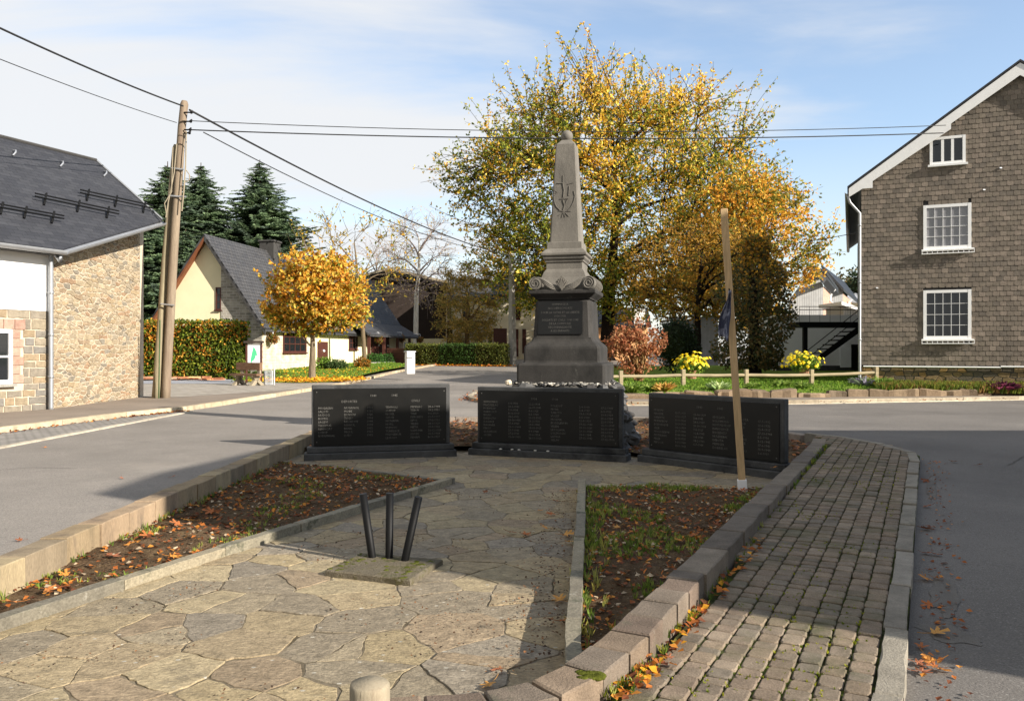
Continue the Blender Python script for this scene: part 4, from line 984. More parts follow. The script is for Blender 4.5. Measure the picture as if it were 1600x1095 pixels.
def basket(px,py,dd,lab):
    a=lpt(px,py); c=lfr(a[0],a[1],dd); t=thing('hanging_basket',lab,'hanging basket',c,'hanging baskets on the cream house'); b=MB()
    b.ball(c,.24,10,7,(1,1,.8),0,lin((90,60,40))); b.tube([c,c+V((0,0,.55)),c+V((0,0,.6))-LN*dd],.02,4); b.build('pot',M['bark'],t); lf=MB()
    for i in range(220):
        d=rdir(); lf.leaf(c+d*.28*R.uniform(.7,1.2)+V((0,0,.05)),.12,.09,pick([lin((130,96,50)),lin((96,104,40)),lin((170,110,50))],.2))
    lf.build('plant',M['leafy'],t)
basket(416,530,.4,'hanging basket on the pale stone wall beside the sign'); basket(566,531,1.3,'hanging basket under the porch left of the brown door'); basket(604,530,1.3,'hanging basket under the porch just right of the brown door'); basket(629,532,1.6,'hanging basket at the far right end of the porch')
# lawn in front
def lawn_h(x,y): return road_h(x,y)+.1+.10*sm(34,44,y)
LAWN=[(-12.6,35.6),(-9.3,34.4),(-8.1,35.0),(-7.75,38),(-7.2,46),(-6.4,53),(-8.0,56),(-9.5,60),(-11.5,56),(-14.0,43.5)]
struct(sheet('lawn',LAWN,lawn_h,M['lawn'],1.2))
litter('leaf_litter',2600,lambda:(lambda a,r:(-9.3+3.2*r*math.cos(a)*.75+.2,37.0+3.0*r*math.sin(a),lawn_h(-9,37)+.0))(R.uniform(0,2*pi),R.random()**.7),.14,LEAFY)
litter('leaf_litter',900,lambda:(lambda x,y:(x,y,lawn_h(x,y)) if inside((x,y),LAWN) else None)(R.uniform(-13,-6.5),R.uniform(34.5,50)),.12,LEAFY)
def tufts(name,n,fn,h,pal,w=.012,blades=5):
    b=MB()
    for i in range(n):
        p=fn()
        if p is None: continue
        p=V(p); c=pick(pal,.2)
        for k in range(blades):
            a=R.uniform(0,2*pi); d=V((math.cos(a),math.sin(a),0)); hh=h*R.uniform(.5,1.2); s=V((-d.y,d.x,0))*w
            q=p+d*R.uniform(0,h*.25); e=q+d*hh*R.uniform(.2,.6)+V((0,0,hh))
            b.add([q-s,q+s,q+(e-q)*.6+V((0,0,hh*.12))+s*.6,e,q+(e-q)*.6+V((0,0,hh*.12))-s*.6],[(0,1,2,3,4)],mulc(c,R.uniform(.8,1.2)))
    return tag(b.build(name,M['grassblade']),None,None,kind='stuff')
GRS=[mulc(lin(c),1.5) for c in ((96,124,40),(80,108,34),(116,138,52),(70,94,34))]
tufts('grass',4500,lambda:(lambda x,y:(x,y,lawn_h(x,y)) if inside((x,y),LAWN) else None)(R.uniform(-14,-6.3),R.uniform(34.4,58)),.07,GRS,.02,4)

# leafy masses
def bush(name,label,cat,c,rad,n,ls,pal,stems=0,stemcol=lin((150,120,80)),core=.0,group=None,base=None,lw=.6,bottom=0,m='leafy',clump=2.5,thr=-.6,shell=.45):
    c=V(c); base=V(base) if base else V((c.x,c.y,c.z-rad[2])); t=thing(name,label,cat,base,group); lf=MB()
    for i in range(n):
        for _ in range(8):
            d=rdir(); r=shell+(1-shell)*R.random()**.5; r*=1+.34*noise.noise(d*2.2+c)
            p=c+V((d.x*rad[0]*r,d.y*rad[1]*r,d.z*rad[2]*r))
            if p.z>=base.z+bottom and noise.noise(p*clump)>thr: break
        nn=noise.noise(p*clump*.6)
        lf.leaf(p,ls*R.uniform(.6,1.3),ls*lw,mulc(pal(p,nn) if callable(pal) else pick(pal,.22),1))
    if stems:
        b=MB()
        for i in range(stems):
            d=rdir(); d.z=abs(d.z); q=c+V((d.x*rad[0]*.85,d.y*rad[1]*.85,d.z*rad[2]*.85)); stem(b,base+V((R.uniform(-.1,.1),R.uniform(-.08,.08),-.05)),q,.022,.006,.08,6,4,stemcol,upb=.12)
        b.build('stem',M['bark'],t)
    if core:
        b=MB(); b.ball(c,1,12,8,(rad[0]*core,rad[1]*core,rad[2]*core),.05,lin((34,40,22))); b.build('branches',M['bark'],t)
    lf.build('foliage',M[m],t); return t
def hedge(label,p,q,w,h,zb,n,ls,palf,core=lin((50,44,26))):
    p=V((p[0],p[1],zb));q=V((q[0],q[1],zb)); d=(q-p); L=d.length; d.normalize(); nn=V((d.y,-d.x,0)); t=thing('hedge',label,'hedge',(p+q)/2)
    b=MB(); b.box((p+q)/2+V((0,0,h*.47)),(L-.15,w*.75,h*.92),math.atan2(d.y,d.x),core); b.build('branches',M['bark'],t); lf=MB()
    for i in range(n):
        u=R.random()*L; k=R.random(); bump=.10*noise.noise(V((u*1.2,k*3,zb)))
        if k<.70: v=h*R.random(); r=w/2+bump+R.uniform(-.12,.05)
        elif k<.88: v=h+bump+R.uniform(-.12,.06); r=R.uniform(-w/2,w/2)
        else: v=h*R.random(); r=R.uniform(-w/2,w/2); u=(L+R.uniform(-.1,.06)) if R.random()<.6 else R.uniform(-.06,.1)
        x=p+d*u+nn*r+V((0,0,v)); lf.leaf(x,ls*R.uniform(.6,1.3),ls*.62,palf(x,v/h,noise.noise(x*.9),u/L))
    lf.build('foliage',M['leafy'],t)
HO=[mulc(lin(c),1.25) for c in ((206,144,50),(188,118,40),(214,168,66))]; HGc=[mulc(lin(c),1.25) for c in ((104,120,36),(86,104,32),(124,132,42),(66,84,28))]
hedge('tall beech hedge turning orange and green behind the sign and bench',(-20.2,39.4),(-12.95,38.6),1.2,2.85,.2,9500,.15,
      lambda x,v,n,u: pick(HO if R.random()<(.36*(1-.75*u)+.40*(v-.45)+n*.5)*(1 if v<.97 else .5) else HGc,.25))
hedge('trimmed low green hedge across the road before the cream buildings',(-7.6,58.5),(-.35,55.5),1.0,1.55,road_h(0,57)-.03,6000,.13,
      lambda x,v,n,u: pick([lin(c) for c in ((104,112,44),(120,120,56),(84,98,40))] if (u<.35 or u>.72) else [lin(c) for c in ((62,92,36),(78,106,42),(56,80,32))],.2))
hb=MB(); hb.box((-8.35,58.6,.55+.65),(1.9,.08,1.2),-.35); 
for i in range(6): hb.box((-8.35,58.53,.75+i*.2),(1.9,.05,.15),-.35)
tag(hb.build('board_fence',M['brown'],org=(-8.35,58.6,.5)),'short reddish brown board fence left of the low green hedge','fence')
litter('leaf_litter',500,lambda:(lambda f:(-7.9+7.6*f+R.gauss(0,.2),57.7-3.0*f+R.gauss(0,.3),road_h(0,57)))(R.random()),.16,LEAFB[:2]+LEAFY[2:])
# brick and timber debris before the hedge
b=MB()
for i in range(90):
    p=V((R.uniform(-19,-13.6),R.uniform(36.6,37.8),.25+.16*R.random())); b.box(p,(R.uniform(.15,.7),R.uniform(.08,.16),R.uniform(.05,.1)),R.uniform(-.7,.7),pick([lin(c) for c in ((176,120,84),(150,96,66),(196,150,104),(160,140,116))],.15))
tag(b.build('debris_pile',M['paint'],org=(-16,37,.2)),'low heap of broken bricks and boards at the foot of the beech hedge','debris')
# sign with green map
sp=at(397,575,34.6); sp.z=.25
st=thing('map_sign','white information board with a green map shape in brown frame','sign',sp); b=MB()
sa=math.radians(12); SU=V((math.cos(sa),math.sin(sa),0)); SNn=V((SU.y,-SU.x,0)); sfr=plane_frame((sp.x,sp.y,0),SU,SNn)
zt_,zb_=CZ-(537-CY)/F*34.6,CZ-(573-CY)/F*34.6; hwS=.26
b.extr([sfr(-hwS,zb_,-.02),sfr(hwS,zb_,-.02),sfr(hwS,zt_,-.02),sfr(-hwS,zt_,-.02)],SNn*.035); b.build('board',M['white'],st)
b=MB(); 
for uu in (-hwS-.05,hwS+.04): b.extr([sfr(uu-.035,.1,-.05),sfr(uu+.035,.1,-.05),sfr(uu+.035,zt_+.03,-.05),sfr(uu-.035,zt_+.03,-.05)],SNn*.09)
b.build('post',M['brown'],st)
b=MB(); b.extr([sfr(-hwS-.16,zt_+.03,-.14),sfr(hwS+.14,zt_+.03,-.14),sfr(hwS+.14,zt_+.12,-.14),sfr(-hwS-.16,zt_+.12,-.14)],SNn*.3); b.build('cap_board',M['darkwood'],st)
b=MB(); mp=[(.46,.88),(.62,.76),(.66,.66),(.70,.72),(.72,.60),(.80,.38),(.66,.52),(.60,.40),(.52,.30),(.40,.26),(.27,.16),(.22,.30),(.32,.58)]
b.add([sfr(-hwS+2*hwS*x,zb_+(zt_-zb_)*y,.019) for x,y in mp],[tuple(range(len(mp)))],lin((70,170,120))); b.build('map_shape',M['paint'],st)
# bench of old sleepers
bp_=gp(391,602,.24); be=thing('park_bench','rough timber bench with thick plank seat and backrest under the sign','bench',bp_)
ba=math.radians(-24); BU=V((math.cos(ba),math.sin(ba),0)); BN=V((BU.y,-BU.x,0)); bfr=plane_frame((bp_.x,bp_.y,bp_.z),BU,BN)
def obx(b,u0,u1,v0,v1,h0,h1,col=None): b.extr([bfr(u0,v0,h0),bfr(u1,v0,h0),bfr(u1,v1,h0),bfr(u0,v1,h0)],BN*(h1-h0),col)
b=MB(); obx(b,-.7,.7,.40,.48,.02,.42); b.build('seat',M['sleeper'],be)
b=MB(); obx(b,-.72,.5,.62,.92,-.12,.02); b.build('backrest',M['sleeper'],be)
for uu in (-.45,.42):
    b=MB(); b.extr([bfr(uu-.07,0,-.3),bfr(uu-.07,0,-.08),bfr(uu-.07,.40,.45),bfr(uu-.07,.40,.22)],BU*.14); b.extr([bfr(uu-.07,0,.28),bfr(uu-.07,0,.5),bfr(uu-.07,.40,.1),bfr(uu-.07,.40,-.1)],BU*.14); obx(b,uu-.07,uu+.07,.40,.9,-.085,.0); b.build('leg',M['oldwood'],be)
bc=gp(419.5,601,.26); t=thing('litter_bin','pale wire mesh litter bin standing right of the timber bench','bin',bc); b=MB()
for i in range(22):
    a=2*pi*i/22; d=V((math.cos(a)*.17,math.sin(a)*.17,0)); b.tube([bc+d,bc+d+V((0,0,.58))],.009,4)
for z in (.02,.2,.4,.58): b.tube([bc+V((math.cos(2*pi*i/20)*.17,math.sin(2*pi*i/20)*.17,z)) for i in range(21)],.011,4,cap=False)
b.build('basket',M['galv'],t); b=MB(); b.tube([bc+V((.22,.05,-.1)),bc+V((.22,.05,.66))],.03,6); b.build('post',M['galv'],t)
# white pillar box
pc=gp(640.5,584,road_h(-6.4,49)+.1); t=thing('white_cabinet','white street cabinet pillar standing alone at the lawn corner','cabinet',pc); b=MB(); b.bbox(pc+V((0,0,.52)),(.42,.3,1.04),.02,.5); b.build('body',M['white'],t)
b=MB(); b.bbox(pc+V((0,0,1.08)),(.5,.38,.08),.02,.5); b.build('lid',M['galv'],t); b=MB(); b.box(pc+V((.02,-.17,.8)),(.3,.05,.04),.5); b.build('slot',M['black'],t)
# shrubs before the cream house
def lx(px,py,t): q=at(px,py,t); return q
for (px,py,t_,rx,rz,pal,lab) in ((509,569,47,.6,.42,GRS,'low dark green shrub beside the golden maple trunk'),(527,571,46.5,.62,.36,[lin((70,92,46)),lin((90,110,60))],'spreading grey green shrub right of the maple trunk'),(566,568,49,.52,.42,[lin((196,130,50)),lin((150,110,46)),lin((120,104,40))],'orange tinted shrub in the lawn before the cream wall'),
    (585,562,57,.8,.45,[lin((56,96,40)),lin((74,116,46))],'rounded green box bush under the brown door'),(603,562,58.5,.7,.5,[lin((50,88,36)),lin((66,106,44))],'second clipped box bush in the planter right of the door'),(622,562,60,.5,.45,[lin((46,84,34)),lin((62,100,40))],'small round box bush at the planter end')):
    c=lx(px,py,t_); bush('garden_shrub',lab,'shrub',c,(rx,rx*.8,rz),750,.13,pal,core=.6,group='shrubs before the cream house')
b=MB(); q0=lx(578,571,55.5);q1=lx(628,571,59.5); d=(q1-q0).normalized(); b.extr([V((q0.x,q0.y,.1)),V((q1.x,q1.y,.1)),V((q1.x,q1.y,.82)),V((q0.x,q0.y,.82))],V((-.2,.2,0))); tag(b.build('planter_wall',M['concrete'],org=q0),'low pale planter wall holding the clipped box bushes','wall')

# ------------------------------------------------------------------ centre background buildings
t=thing('gabled_house','broad house with dark brown boarded gable over a cream ground floor','house',(-12,82,1)); D=82
def bp2(px,py,d=D): return at(px,py,d)
b=MB(); b.extr([bp2(560,575),bp2(697,575),bp2(697,529),bp2(560,529)],V((0,.4,0))); b.build('wall',M['creamwall'],t)
b=MB(); b.extr([bp2(572,529),bp2(699,529),bp2(699,446),bp2(609,428),bp2(572,436)],V((0,.3,0))); b.build('boarded_gable',M['darkwood'],t)
sd=V((2.2,14,0))
b=MB(); a0,a1=bp2(697,575)+V((0,.35,0)),bp2(697,446)+V((0,.35,0)); b.extr([a0,a0+sd,a1+sd,a1],V((-.3,0,0))); b.build('side_wall',M['paleyellow'],t)
b=MB(); r_=bp2(609,424)+V((0,-1,0)); l_=bp2(572,434)+V((0,-1,0)); rr_=bp2(706,446)+V((0,-1,0)); bk=V((2.4,16,0)); b.extr([l_,r_,r_+bk,l_+bk],V((0,0,.25))); b.extr([r_,rr_,rr_+bk,r_+bk],V((0,0,.25))); b.build('roof',M['slate_back'],t)
b=MB(); b.extr([r_+V((0,-.06,.05)),rr_+V((0,-.06,.05)),rr_+V((0,-.06,.28)),r_+V((0,-.06,.28))],V((0,.05,0))); b.extr([r_+V((0,-.06,.05)),l_+V((0,-.06,.05)),l_+V((0,-.06,.28)),r_+V((0,-.06,.28))],V((0,.05,0))); b.build('barge_board',M['oldwood'],t)
b=MB(); b.extr([bp2(631,560,81.9),bp2(649,560,81.9),bp2(649,535,81.9),bp2(631,535,81.9)],V((0,.08,0))); b.build('garage_door',M['gravel'],t)
t2=thing('balcony_house','cream house wing with balcony and dark windows behind the weeping tree','house',(-4,78,1)); D2=77
b=MB(); b.extr([bp2(697,575,D2),bp2(778,575,D2),bp2(778,468,D2),bp2(697,462,D2)],V((0,6,0))); b.build('wall',M['paleyellow'],t2)
b=MB(); b.extr([bp2(692,464,D2-.6),bp2(784,470,D2-.6),bp2(770,442,D2+6),bp2(704,436,D2+6)],V((0,0,.2))); b.build('roof',M['slate_back'],t2)
b=MB(); b.extr([bp2(699,508,D2-1.2),bp2(760,508,D2-1.2),bp2(760,501,D2-1.2),bp2(699,501,D2-1.2)],V((0,1.2,0))); b.build('balcony',M['brown'],t2)
for (x0,x1,y0,y1) in ((699,705,498,470),(722,734,497,474),(698,707,536,512),(726,733,536,514),(747,754,545,520),(763,769,545,519)):
    b=MB(); b.extr([bp2(x0,y0,D2-.02),bp2(x1,y0,D2-.02),bp2(x1,y1,D2-.02),bp2(x0,y1,D2-.02)],V((0,-.08,0))); w_=b.build('window',M['brown'],t2); b=MB(); b.extr([bp2(x0+1,y0-1,D2-.12),bp2(x1-1,y0-1,D2-.12),bp2(x1-1,y1+1,D2-.12),bp2(x0+1,y1+1,D2-.12)],V((0,-.02,0))); b.build('pane',M['glass'],w_)
t3=thing('pale_house','bright cream house with narrow brown shutters right of the concrete pole','house',(1,72,.9)); D3=71
b=MB(); b.extr([bp2(776,575,D3),bp2(905,575,D3),bp2(905,463,D3),bp2(776,463,D3)],V((0,8,0))); b.build('wall',M['paleyellow'],t3)
b=MB(); b.extr([bp2(768,464,D3-.6),bp2(912,464,D3-.6),bp2(905,430,D3+5),bp2(775,430,D3+5)],V((0,0,.2))); b.build('roof',M['roof_tile'],t3)
for (x0,x1,y0,y1) in ((804,810,557,514),(816,822,552,514),(834,842,545,515),(806,813,500,478)):
    b=MB(); b.extr([bp2(x0,y0,D3-.02),bp2(x1,y0,D3-.02),bp2(x1,y1,D3-.02),bp2(x0,y1,D3-.02)],V((0,-.1,0))); b.build('shutter',M['brown'],t3)
b=MB(); b.extr([bp2(771,553,62),bp2(792,553,62),bp2(792,513,62),bp2(771,513,62)],V((0,.1,0)))
for i in range(8): b.extr([bp2(771+i*2.7,553,61.97),bp2(773+i*2.7,553,61.97),bp2(773+i*2.7,514,61.97),bp2(771+i*2.7,514,61.97)],V((0,.02,0)))
tag(b.build('board_gate',M['brown'],org=bp2(781,560,62)),'tall brown board gate beside the concrete pole','gate')
cpb=at(801,568,57); t=thing('concrete_pole','square concrete utility pole at the street corner beyond the hedge','utility pole',cpb); b=MB()
pp=[cpb+V((0,0,-.2)),cpb+V((-.05,0,4)),cpb+V((-.1,0,8.0))]; b.tube(pp,[.30,.24,.18],4); b.build('shaft',M['concrete'],t); b=MB(); b.box(cpb+V((-.1,0,7.4)),(1.2,.12,.12)); b.build('crossarm',M['galv'],t)
# far wooded skyline
def far_h(px): return 0
bush('background_tree','distant rounded olive tree seen beside the slate house gutter','tree',at(1338,470,105),(4.6,3,4.2),1300,.6,[lin((96,92,48)),lin((120,100,54)),lin((80,84,44))],core=.7,base=(46,105,2))
bush('background_tree','distant dark green tree top directly left of the slate house','tree',at(1349,468,98),(2.6,2.6,4.6),900,.5,[lin((50,66,40)),lin((40,56,36))],core=.7,base=(43.4,98,2))

# ------------------------------------------------------------------ right garden
def gh(x,y): return .24+.26*sm(23.6,26.5,y)+.012*max(0,y-27)
KR=[(17.5,24.9),(12,23.55),(7.7,22.45),(3.5,21.9),(.5,22.0),(-.6,22.5),(-1.2,23.4),(-1.4,25.0),(-1.2,29)]
b=MB(); blockrow(b,KR,-.14,0,lambda x,y:.245,1.0,.008,[lin((160,148,128)),lin((172,160,138)),lin((150,138,118))],.03); blockrow(b,offset_line(KR[:6],.16),.14,.0,lambda x,y:.168,1.0,.006,[lin((196,184,160))],.03)
tag(b.build('kerb',M['kerb']),'kerb stones along the far side of the right road',None,kind='structure')
VW=offset_line(KR,-.14)
struct(sheet('pavement',[(17.5,25.1)]+[tuple(p) for p in VW]+[(0,29),(.5,24.3),(3.5,23.5),(7.7,24.0),(12,25.0),(17.5,26.2)],lambda x,y:.235,M['pavement'],1.5))
GAR=[(18,26.1),(12,25.0),(7.7,24.25),(3.5,23.8),(.6,24.3),(.2,29),(1.5,36),(4,46),(20,50),(20,34)]
struct(sheet('lawn',GAR,gh,M['lawn'],.9))
tufts('grass',9000,lambda:(lambda x,y:(x,y,gh(x,y)) if inside((x,y),GAR) else None)(R.uniform(.3,14),R.uniform(24.2,34)),.08,GRS,.014,4)
litter('leaf_litter',700,lambda:(lambda x,y:(x,y,.24))(R.uniform(-1.1,3.2),R.uniform(22.6,26)),.10,LEAFB+LEAFY[2:])
litter('leaf_litter',260,along(KR,(.06,.12,lambda x,y:.165)),.08,LEAFB)
# rock edging
RK=[mulc(lin(c),.55) for c in ((170,146,118),(150,130,106),(184,160,130),(136,120,100))]
x=1.2
while x<17.2:
    L=R.uniform(.45,1.1); yy=23.62+.10*abs(x-3.5)*(1 if x>3.5 else .3)+R.uniform(-.08,.08); yy=23.5+max(0,(x-3.5))*.145
    b=MB(); h=R.uniform(.08,.24); pl=roughen([(x+.02,yy-.14+R.uniform(-.08,.08)),(x+L-.02,yy-.14+R.uniform(-.08,.08)),(x+L-.06,yy+.25),(x+.06,yy+.22)],.18,.05); stone(b,pl,ground_frame,.1,.24+h,.05,pick(RK,.12),.12); tag(b.build('edging_rock',M['stone'],org=(x+L/2,yy,.2)),'rough brown rock set in the row edging the right garden','rock','rocks edging the right garden'); x+=L
# rail fence
fx=[970,1067.5,1166,1268,1369]; fd=[25.9,26.2,26.5,26.8,27.0]
ft=thing('rail_fence','low fence of square timber posts with one rail along the garden lawn','fence',at(1166,605,26.5))
pts_=[]
for px,d_ in zip(fx,fd):
    q=at(px,0,d_); zt_=CZ-((577 if px>1000 else 579)-CY-(4 if px>1300 else 0))/F*d_; z0=gh(q.x,q.y)-.1; b=MB(); b.bbox((q.x,q.y,(z0+zt_)/2),(.125,.125,zt_-z0),.012,.15); b.build('post',M['railwood'],ft); pts_.append(V((q.x,q.y,zt_-.19)))
for i in range(4):
    b=MB(); p,q=pts_[i],pts_[i+1]; d=(q-p).normalized(); b.tube([p+d*.05+V((0,.0,R.uniform(-.01,.01))),p.lerp(q,.5)+V((0,0,-.015)),q-d*.05],.052,8); b.build('rail',M['railwood'],ft)
b=MB(); q=at(948,0,25.7); b.tube([pts_[0]-V((.05,0,0)),V((q.x-1.2,25.5,pts_[0].z-.03))],.052,8); b.build('rail',M['railwood'],ft)
# yellow flower bushes
def flowerbush(label,c,rad):
    c=V(c); t=thing('flower_bush',label,'flower bush',(c.x,c.y,c.z-rad[2]),'yellow flower bushes behind the rail fence'); lf=MB(); fb=MB()
    for i in range(900):
        d=rdir(); lf.leaf(c+V((d.x*rad[0],d.y*rad[1],d.z*rad[2]))*R.uniform(.4,.95),.11,.05,pick(GRS,.25))
    YF=[lin((244,220,50)),lin((250,232,90)),lin((236,200,30))]
    for i in range(120):
        d=rdir(); 
        if d.z<-.35: d.z=-d.z
        p=c+V((d.x*rad[0],d.y*rad[1],d.z*rad[2]))*R.choice((R.uniform(.75,1.1),R.uniform(.9,1.35)))*(1+.3*noise.noise(d*2+c)); col=pick(YF,.12); s=R.uniform(.045,.08); nrm_=(d+V((0,-.4,.3))).normalized(); a=nrm_.orthogonal().normalized(); bb=nrm_.cross(a)
        ring=[p+(a*math.cos(2*pi*j/8)+bb*math.sin(2*pi*j/8))*s*(1 if j%2 else .72) for j in range(8)]
        fb.add(ring+[p+nrm_*.02],[(j,(j+1)%8,8) for j in range(8)],col)
    lf.build('foliage',M['leafy'],t); fb.build('flowers',M['flower'],t)
    b=MB(); b.tube([(c.x,c.y,c.z-rad[2]-.12),(c.x,c.y,c.z-rad[2]*.4)],[.15,.2],12,lin((150,110,84))); b.build('pot',M['paint'],t)
flowerbush('yellow flower bush in a pot behind the second fence post',at(1081,571,27.4),(.55,.45,.33)); flowerbush('yellow flower bush before the black staircase at the fence',at(1257,567,28.0),(.6,.45,.35))
# rust coloured shrub, dark bush, ivy clad trunk
RU=[lin(c) for c in ((184,108,70),(200,128,86),(160,86,56),(206,146,104),(140,96,60))]
c=at(992,543,28.8); RU=[mixc(mulc(c_,.95),(.2,.12,.06),.25) for c_ in RU]; rus=bush('rust_shrub','rust red hydrangea like shrub with many pale stems','shrub',(c.x,c.y,c.z+.02),(1.15,.9,.98),1700,.13,RU,stems=46,base=(c.x+.12,c.y-.1,gh(4,28.8)),lw=.8,clump=2.6,thr=-.02,shell=.25)
c=at(1058,538,32.6); bush('dark_bush','dark rounded evergreen bush behind the rust red shrub','shrub',c,(.95,.8,1.1),2200,.14,[lin((44,58,36)),lin((34,46,30)),lin((56,70,44))],core=.75,base=(c.x,c.y,.5))
c=at(1180,500,31.6); t=thing('ivy_tree','tall dark ivy clad tree trunk column left of the black staircase','tree',(c.x,c.y,.5)); b=MB(); b.tube([(c.x,c.y,.2),(c.x,c.y,1),(c.x-.1,c.y,4.8)],[.3,.24,.14],9,lin((40,34,28))); b.build('trunk',M['bark'],t); lf=MB()
for i in range(8000):
    v=R.random()**1.15; z=.95+v*5.2; rr=1.5*(1-.70*sm(.50,1.05,v))*(1+.12*noise.noise(V((v*9,7,3))))*(.72+.28*sm(0,.12,v))*(1+.35*noise.noise(V((v*5,2,1)))); a=R.uniform(0,2*pi); q=R.random()**.4
    p=V((c.x+rr*q*math.cos(a)*(1+.55*noise.noise(V((math.cos(a)*1.3,math.sin(a)*1.3,v*4)))),c.y+rr*q*math.sin(a)*.8,z)); lf.leaf(p,.15,.10,pick([mulc(lin(c_),1.9) for c_ in (((62,64,40),(84,74,44),(52,58,36),(96,78,46)) if R.random()>(v-.45)*1.3 else ((176,132,46),(150,112,44),(110,106,42),(120,96,44)))],.3))
lf.build('foliage',M['leafy'],t)
# small garden plants
def plant(label,px,py,d,r,h,pal,n=90,blade=True,name='garden_plant',cat='plant'):
    q=at(px,py,d); z0=gh(q.x,q.y); t=thing(name,label,cat,(q.x,q.y,z0)); b=MB()
    for i in range(n):
        a=R.uniform(0,2*pi); dd=V((math.cos(a),math.sin(a),0)); e=R.uniform(.3,1); p=V((q.x,q.y,z0-.02))+dd*r*.25*R.random(); tip=p+dd*r*e+V((0,0,h*R.uniform(.45,1.1)*(1.15-.5*e))); s=V((-dd.y,dd.x,0))*(.02 if blade else .035); m_=p.lerp(tip,.6)+V((0,0,h*.18)); b.add([p-s*.5,p+s*.5,m_+s*1.5,tip,m_-s*1.5],[(0,1,2,3,4)],mulc(pick(pal,.22),1.5))
    b.build('leaves',M['grassblade'],t); return t
PG=[lin((110,130,60)),lin((90,112,50)),lin((132,146,76))]; PW=[lin((150,164,120)),lin((120,140,90)),lin((176,184,140))]; PT_=[lin((190,160,90)),lin((170,130,76)),lin((140,130,60))]
for (lab,px,py,d,r,h,pal) in (('pale variegated plant behind the rocks, left of the timber post',1122,607,25.2,.42,.34,PW),('tan tuft of dry grass left of the pale variegated plant',1037,609,25.0,.42,.36,PT_),('yellow green grass tuft beside the first fence post',1012,607,25.1,.32,.3,PG),('dark green clump among rocks near the fourth fence post',1254,610,25.6,.3,.26,PG),('small green clump behind the third fence post foot',1176,605,25.6,.3,.22,PG),('lavender grey plant at the foot of the last fence post',1352,596,26.2,.5,.36,[lin((140,134,150)),lin((110,120,100))]),('bright green leafy clump right of the last fence post',1376,602,25.9,.45,.4,PG),('green clump over the rock near the road at far left of the fence',988,612,24.6,.4,.4,PG),('bright green tuft at a gap of rocks between third and fourth posts',1222,598,26.0,.35,.25,PG)):
    plant(lab,px,py,d,r,h,pal)
# strip of plants along the slate house
def stripp():
    px=R.uniform(1372,1640); d=25.6-(px-1372)/268*.5+R.uniform(-.35,.5); q=at(px,0,d); return (q.x,q.y,gh(q.x,q.y)-.04)
tufts('ground_cover',2400,stripp,.24,[lin((110,128,50)),lin((140,146,60)),lin((88,108,44)),lin((150,120,70))],.022,6)
plant('purple leaved plant in the bed under the slate house',1566,592,25.1,.55,.34,[lin((84,36,56)),lin((110,52,74)),lin((60,30,44))],140,False)
# ------------------------------------------------------------------ slate hung house
S0=V((12.3,28,0)); SU2=V((math.cos(math.radians(23)),-math.sin(math.radians(23)),0)); SN2=V((SU2.y,-SU2.x,0))
SN2=V((-math.sin(math.radians(23)),-math.cos(math.radians(23)),0))
def spt(px,py): q=hitplane(px,py,S0,SN2); return ((q-S0).dot(SU2),q.z)
sfr2=lambda u,v,h:S0+SU2*u+SN2*h+V((0,0,v))
sh=thing('slate_house','tall gabled house hung with dark slates and white framed windows','house',(S0.x,S0.y,.3))
UP,ZP=spt(1592,112); EVz=spt(1352,290)[1]; UW=2*UP; zd=spt(1352,570)[1]
gsl=(ZP-EVz)/UP
b=MB(); b.extr([sfr2(0,0,-.3),sfr2(UW,0,-.3),sfr2(UW,EVz,-.3),sfr2(UP,ZP,-.3),sfr2(0,EVz,-.3)],SN2*.28)
b.extr([sfr2(0,0,-.3),sfr2(0,0,-18),sfr2(0,EVz,-18),sfr2(0,EVz,-.3)],SU2*.2); b.extr([sfr2(UW,0,-.3),sfr2(UW,0,-18),sfr2(UW,EVz,-18),sfr2(UW,EVz,-.3)],-SU2*.2); b.build('wall',M['slate_back'],sh)
wins=[(1442.5,397,1517.5,317,5,4),(1442.5,536,1517.5,452,5,4),(1452.5,259,1508.5,211,3,1)]
WR=[]
for (x0,y0,x1,y1,nu,nv) in wins: WR.append((*spt(x0,(y0)),*spt(x1,(y1))))
TC=[mulc(lin(c),1.42) for c in ((106,97,86),(97,89,79),(112,102,91),(92,85,76),(101,93,82))]
b=MB(); tw,thh=.20,.165; row=0; v=zd
while v<ZP+.1:
    uu=-.02+(tw/2 if row%2 else 0)+R.uniform(-.01,.01)-tw
    while uu<UW:
        a0,a1=max(uu,-.02),min(uu+tw,UW); mid=(a0+a1)/2; top_=v+thh+.05
        lim=min(EVz+gsl*a0,EVz+gsl*(UW-a0),EVz+gsl*a1,EVz+gsl*(UW-a1))-.04
        for (w0,w2_,w1,w3_) in WR:
            if v+thh>w2_ and v<w3_:
                if a0<w0<a1: a1=w0
                elif a0<w1<a1: a0=w1
        skip=a1-a0<.03 or v>lim or any(a1>w0+.01 and a0<w1-.01 and v+thh*.5>w2_ and v+thh*.3<w3_ for (w0,w2_,w1,w3_) in WR)
        if not skip:
            top_=min(top_,lim); dj=R.uniform(-.012,.012); k0=.007; ln_=.012+R.uniform(0,.006); lowz=v+dj*.6; c=pick(TC,.07); g=.004
            cr=.032 if a1-a0>.12 else .008
            pl=[(a0+g+cr,lowz),(a1-g-cr*.6,lowz),(a1-g,lowz+cr),(a1-g,top_),(a0+g,top_),(a0+g,lowz+cr)]
            pts=[sfr2(p[0],p[1],.012+ln_*(1-(p[1]-lowz)/(thh+.06))+k0) for p in pl]+[sfr2(p[0],p[1],.002) for p in pl]
            b.add(pts,[(0,1,2,3,4,5)]+[(i,6+i,6+(i+1)%6,(i+1)%6) for i in range(6)],c)
        uu+=tw
    v+=thh; row+=1
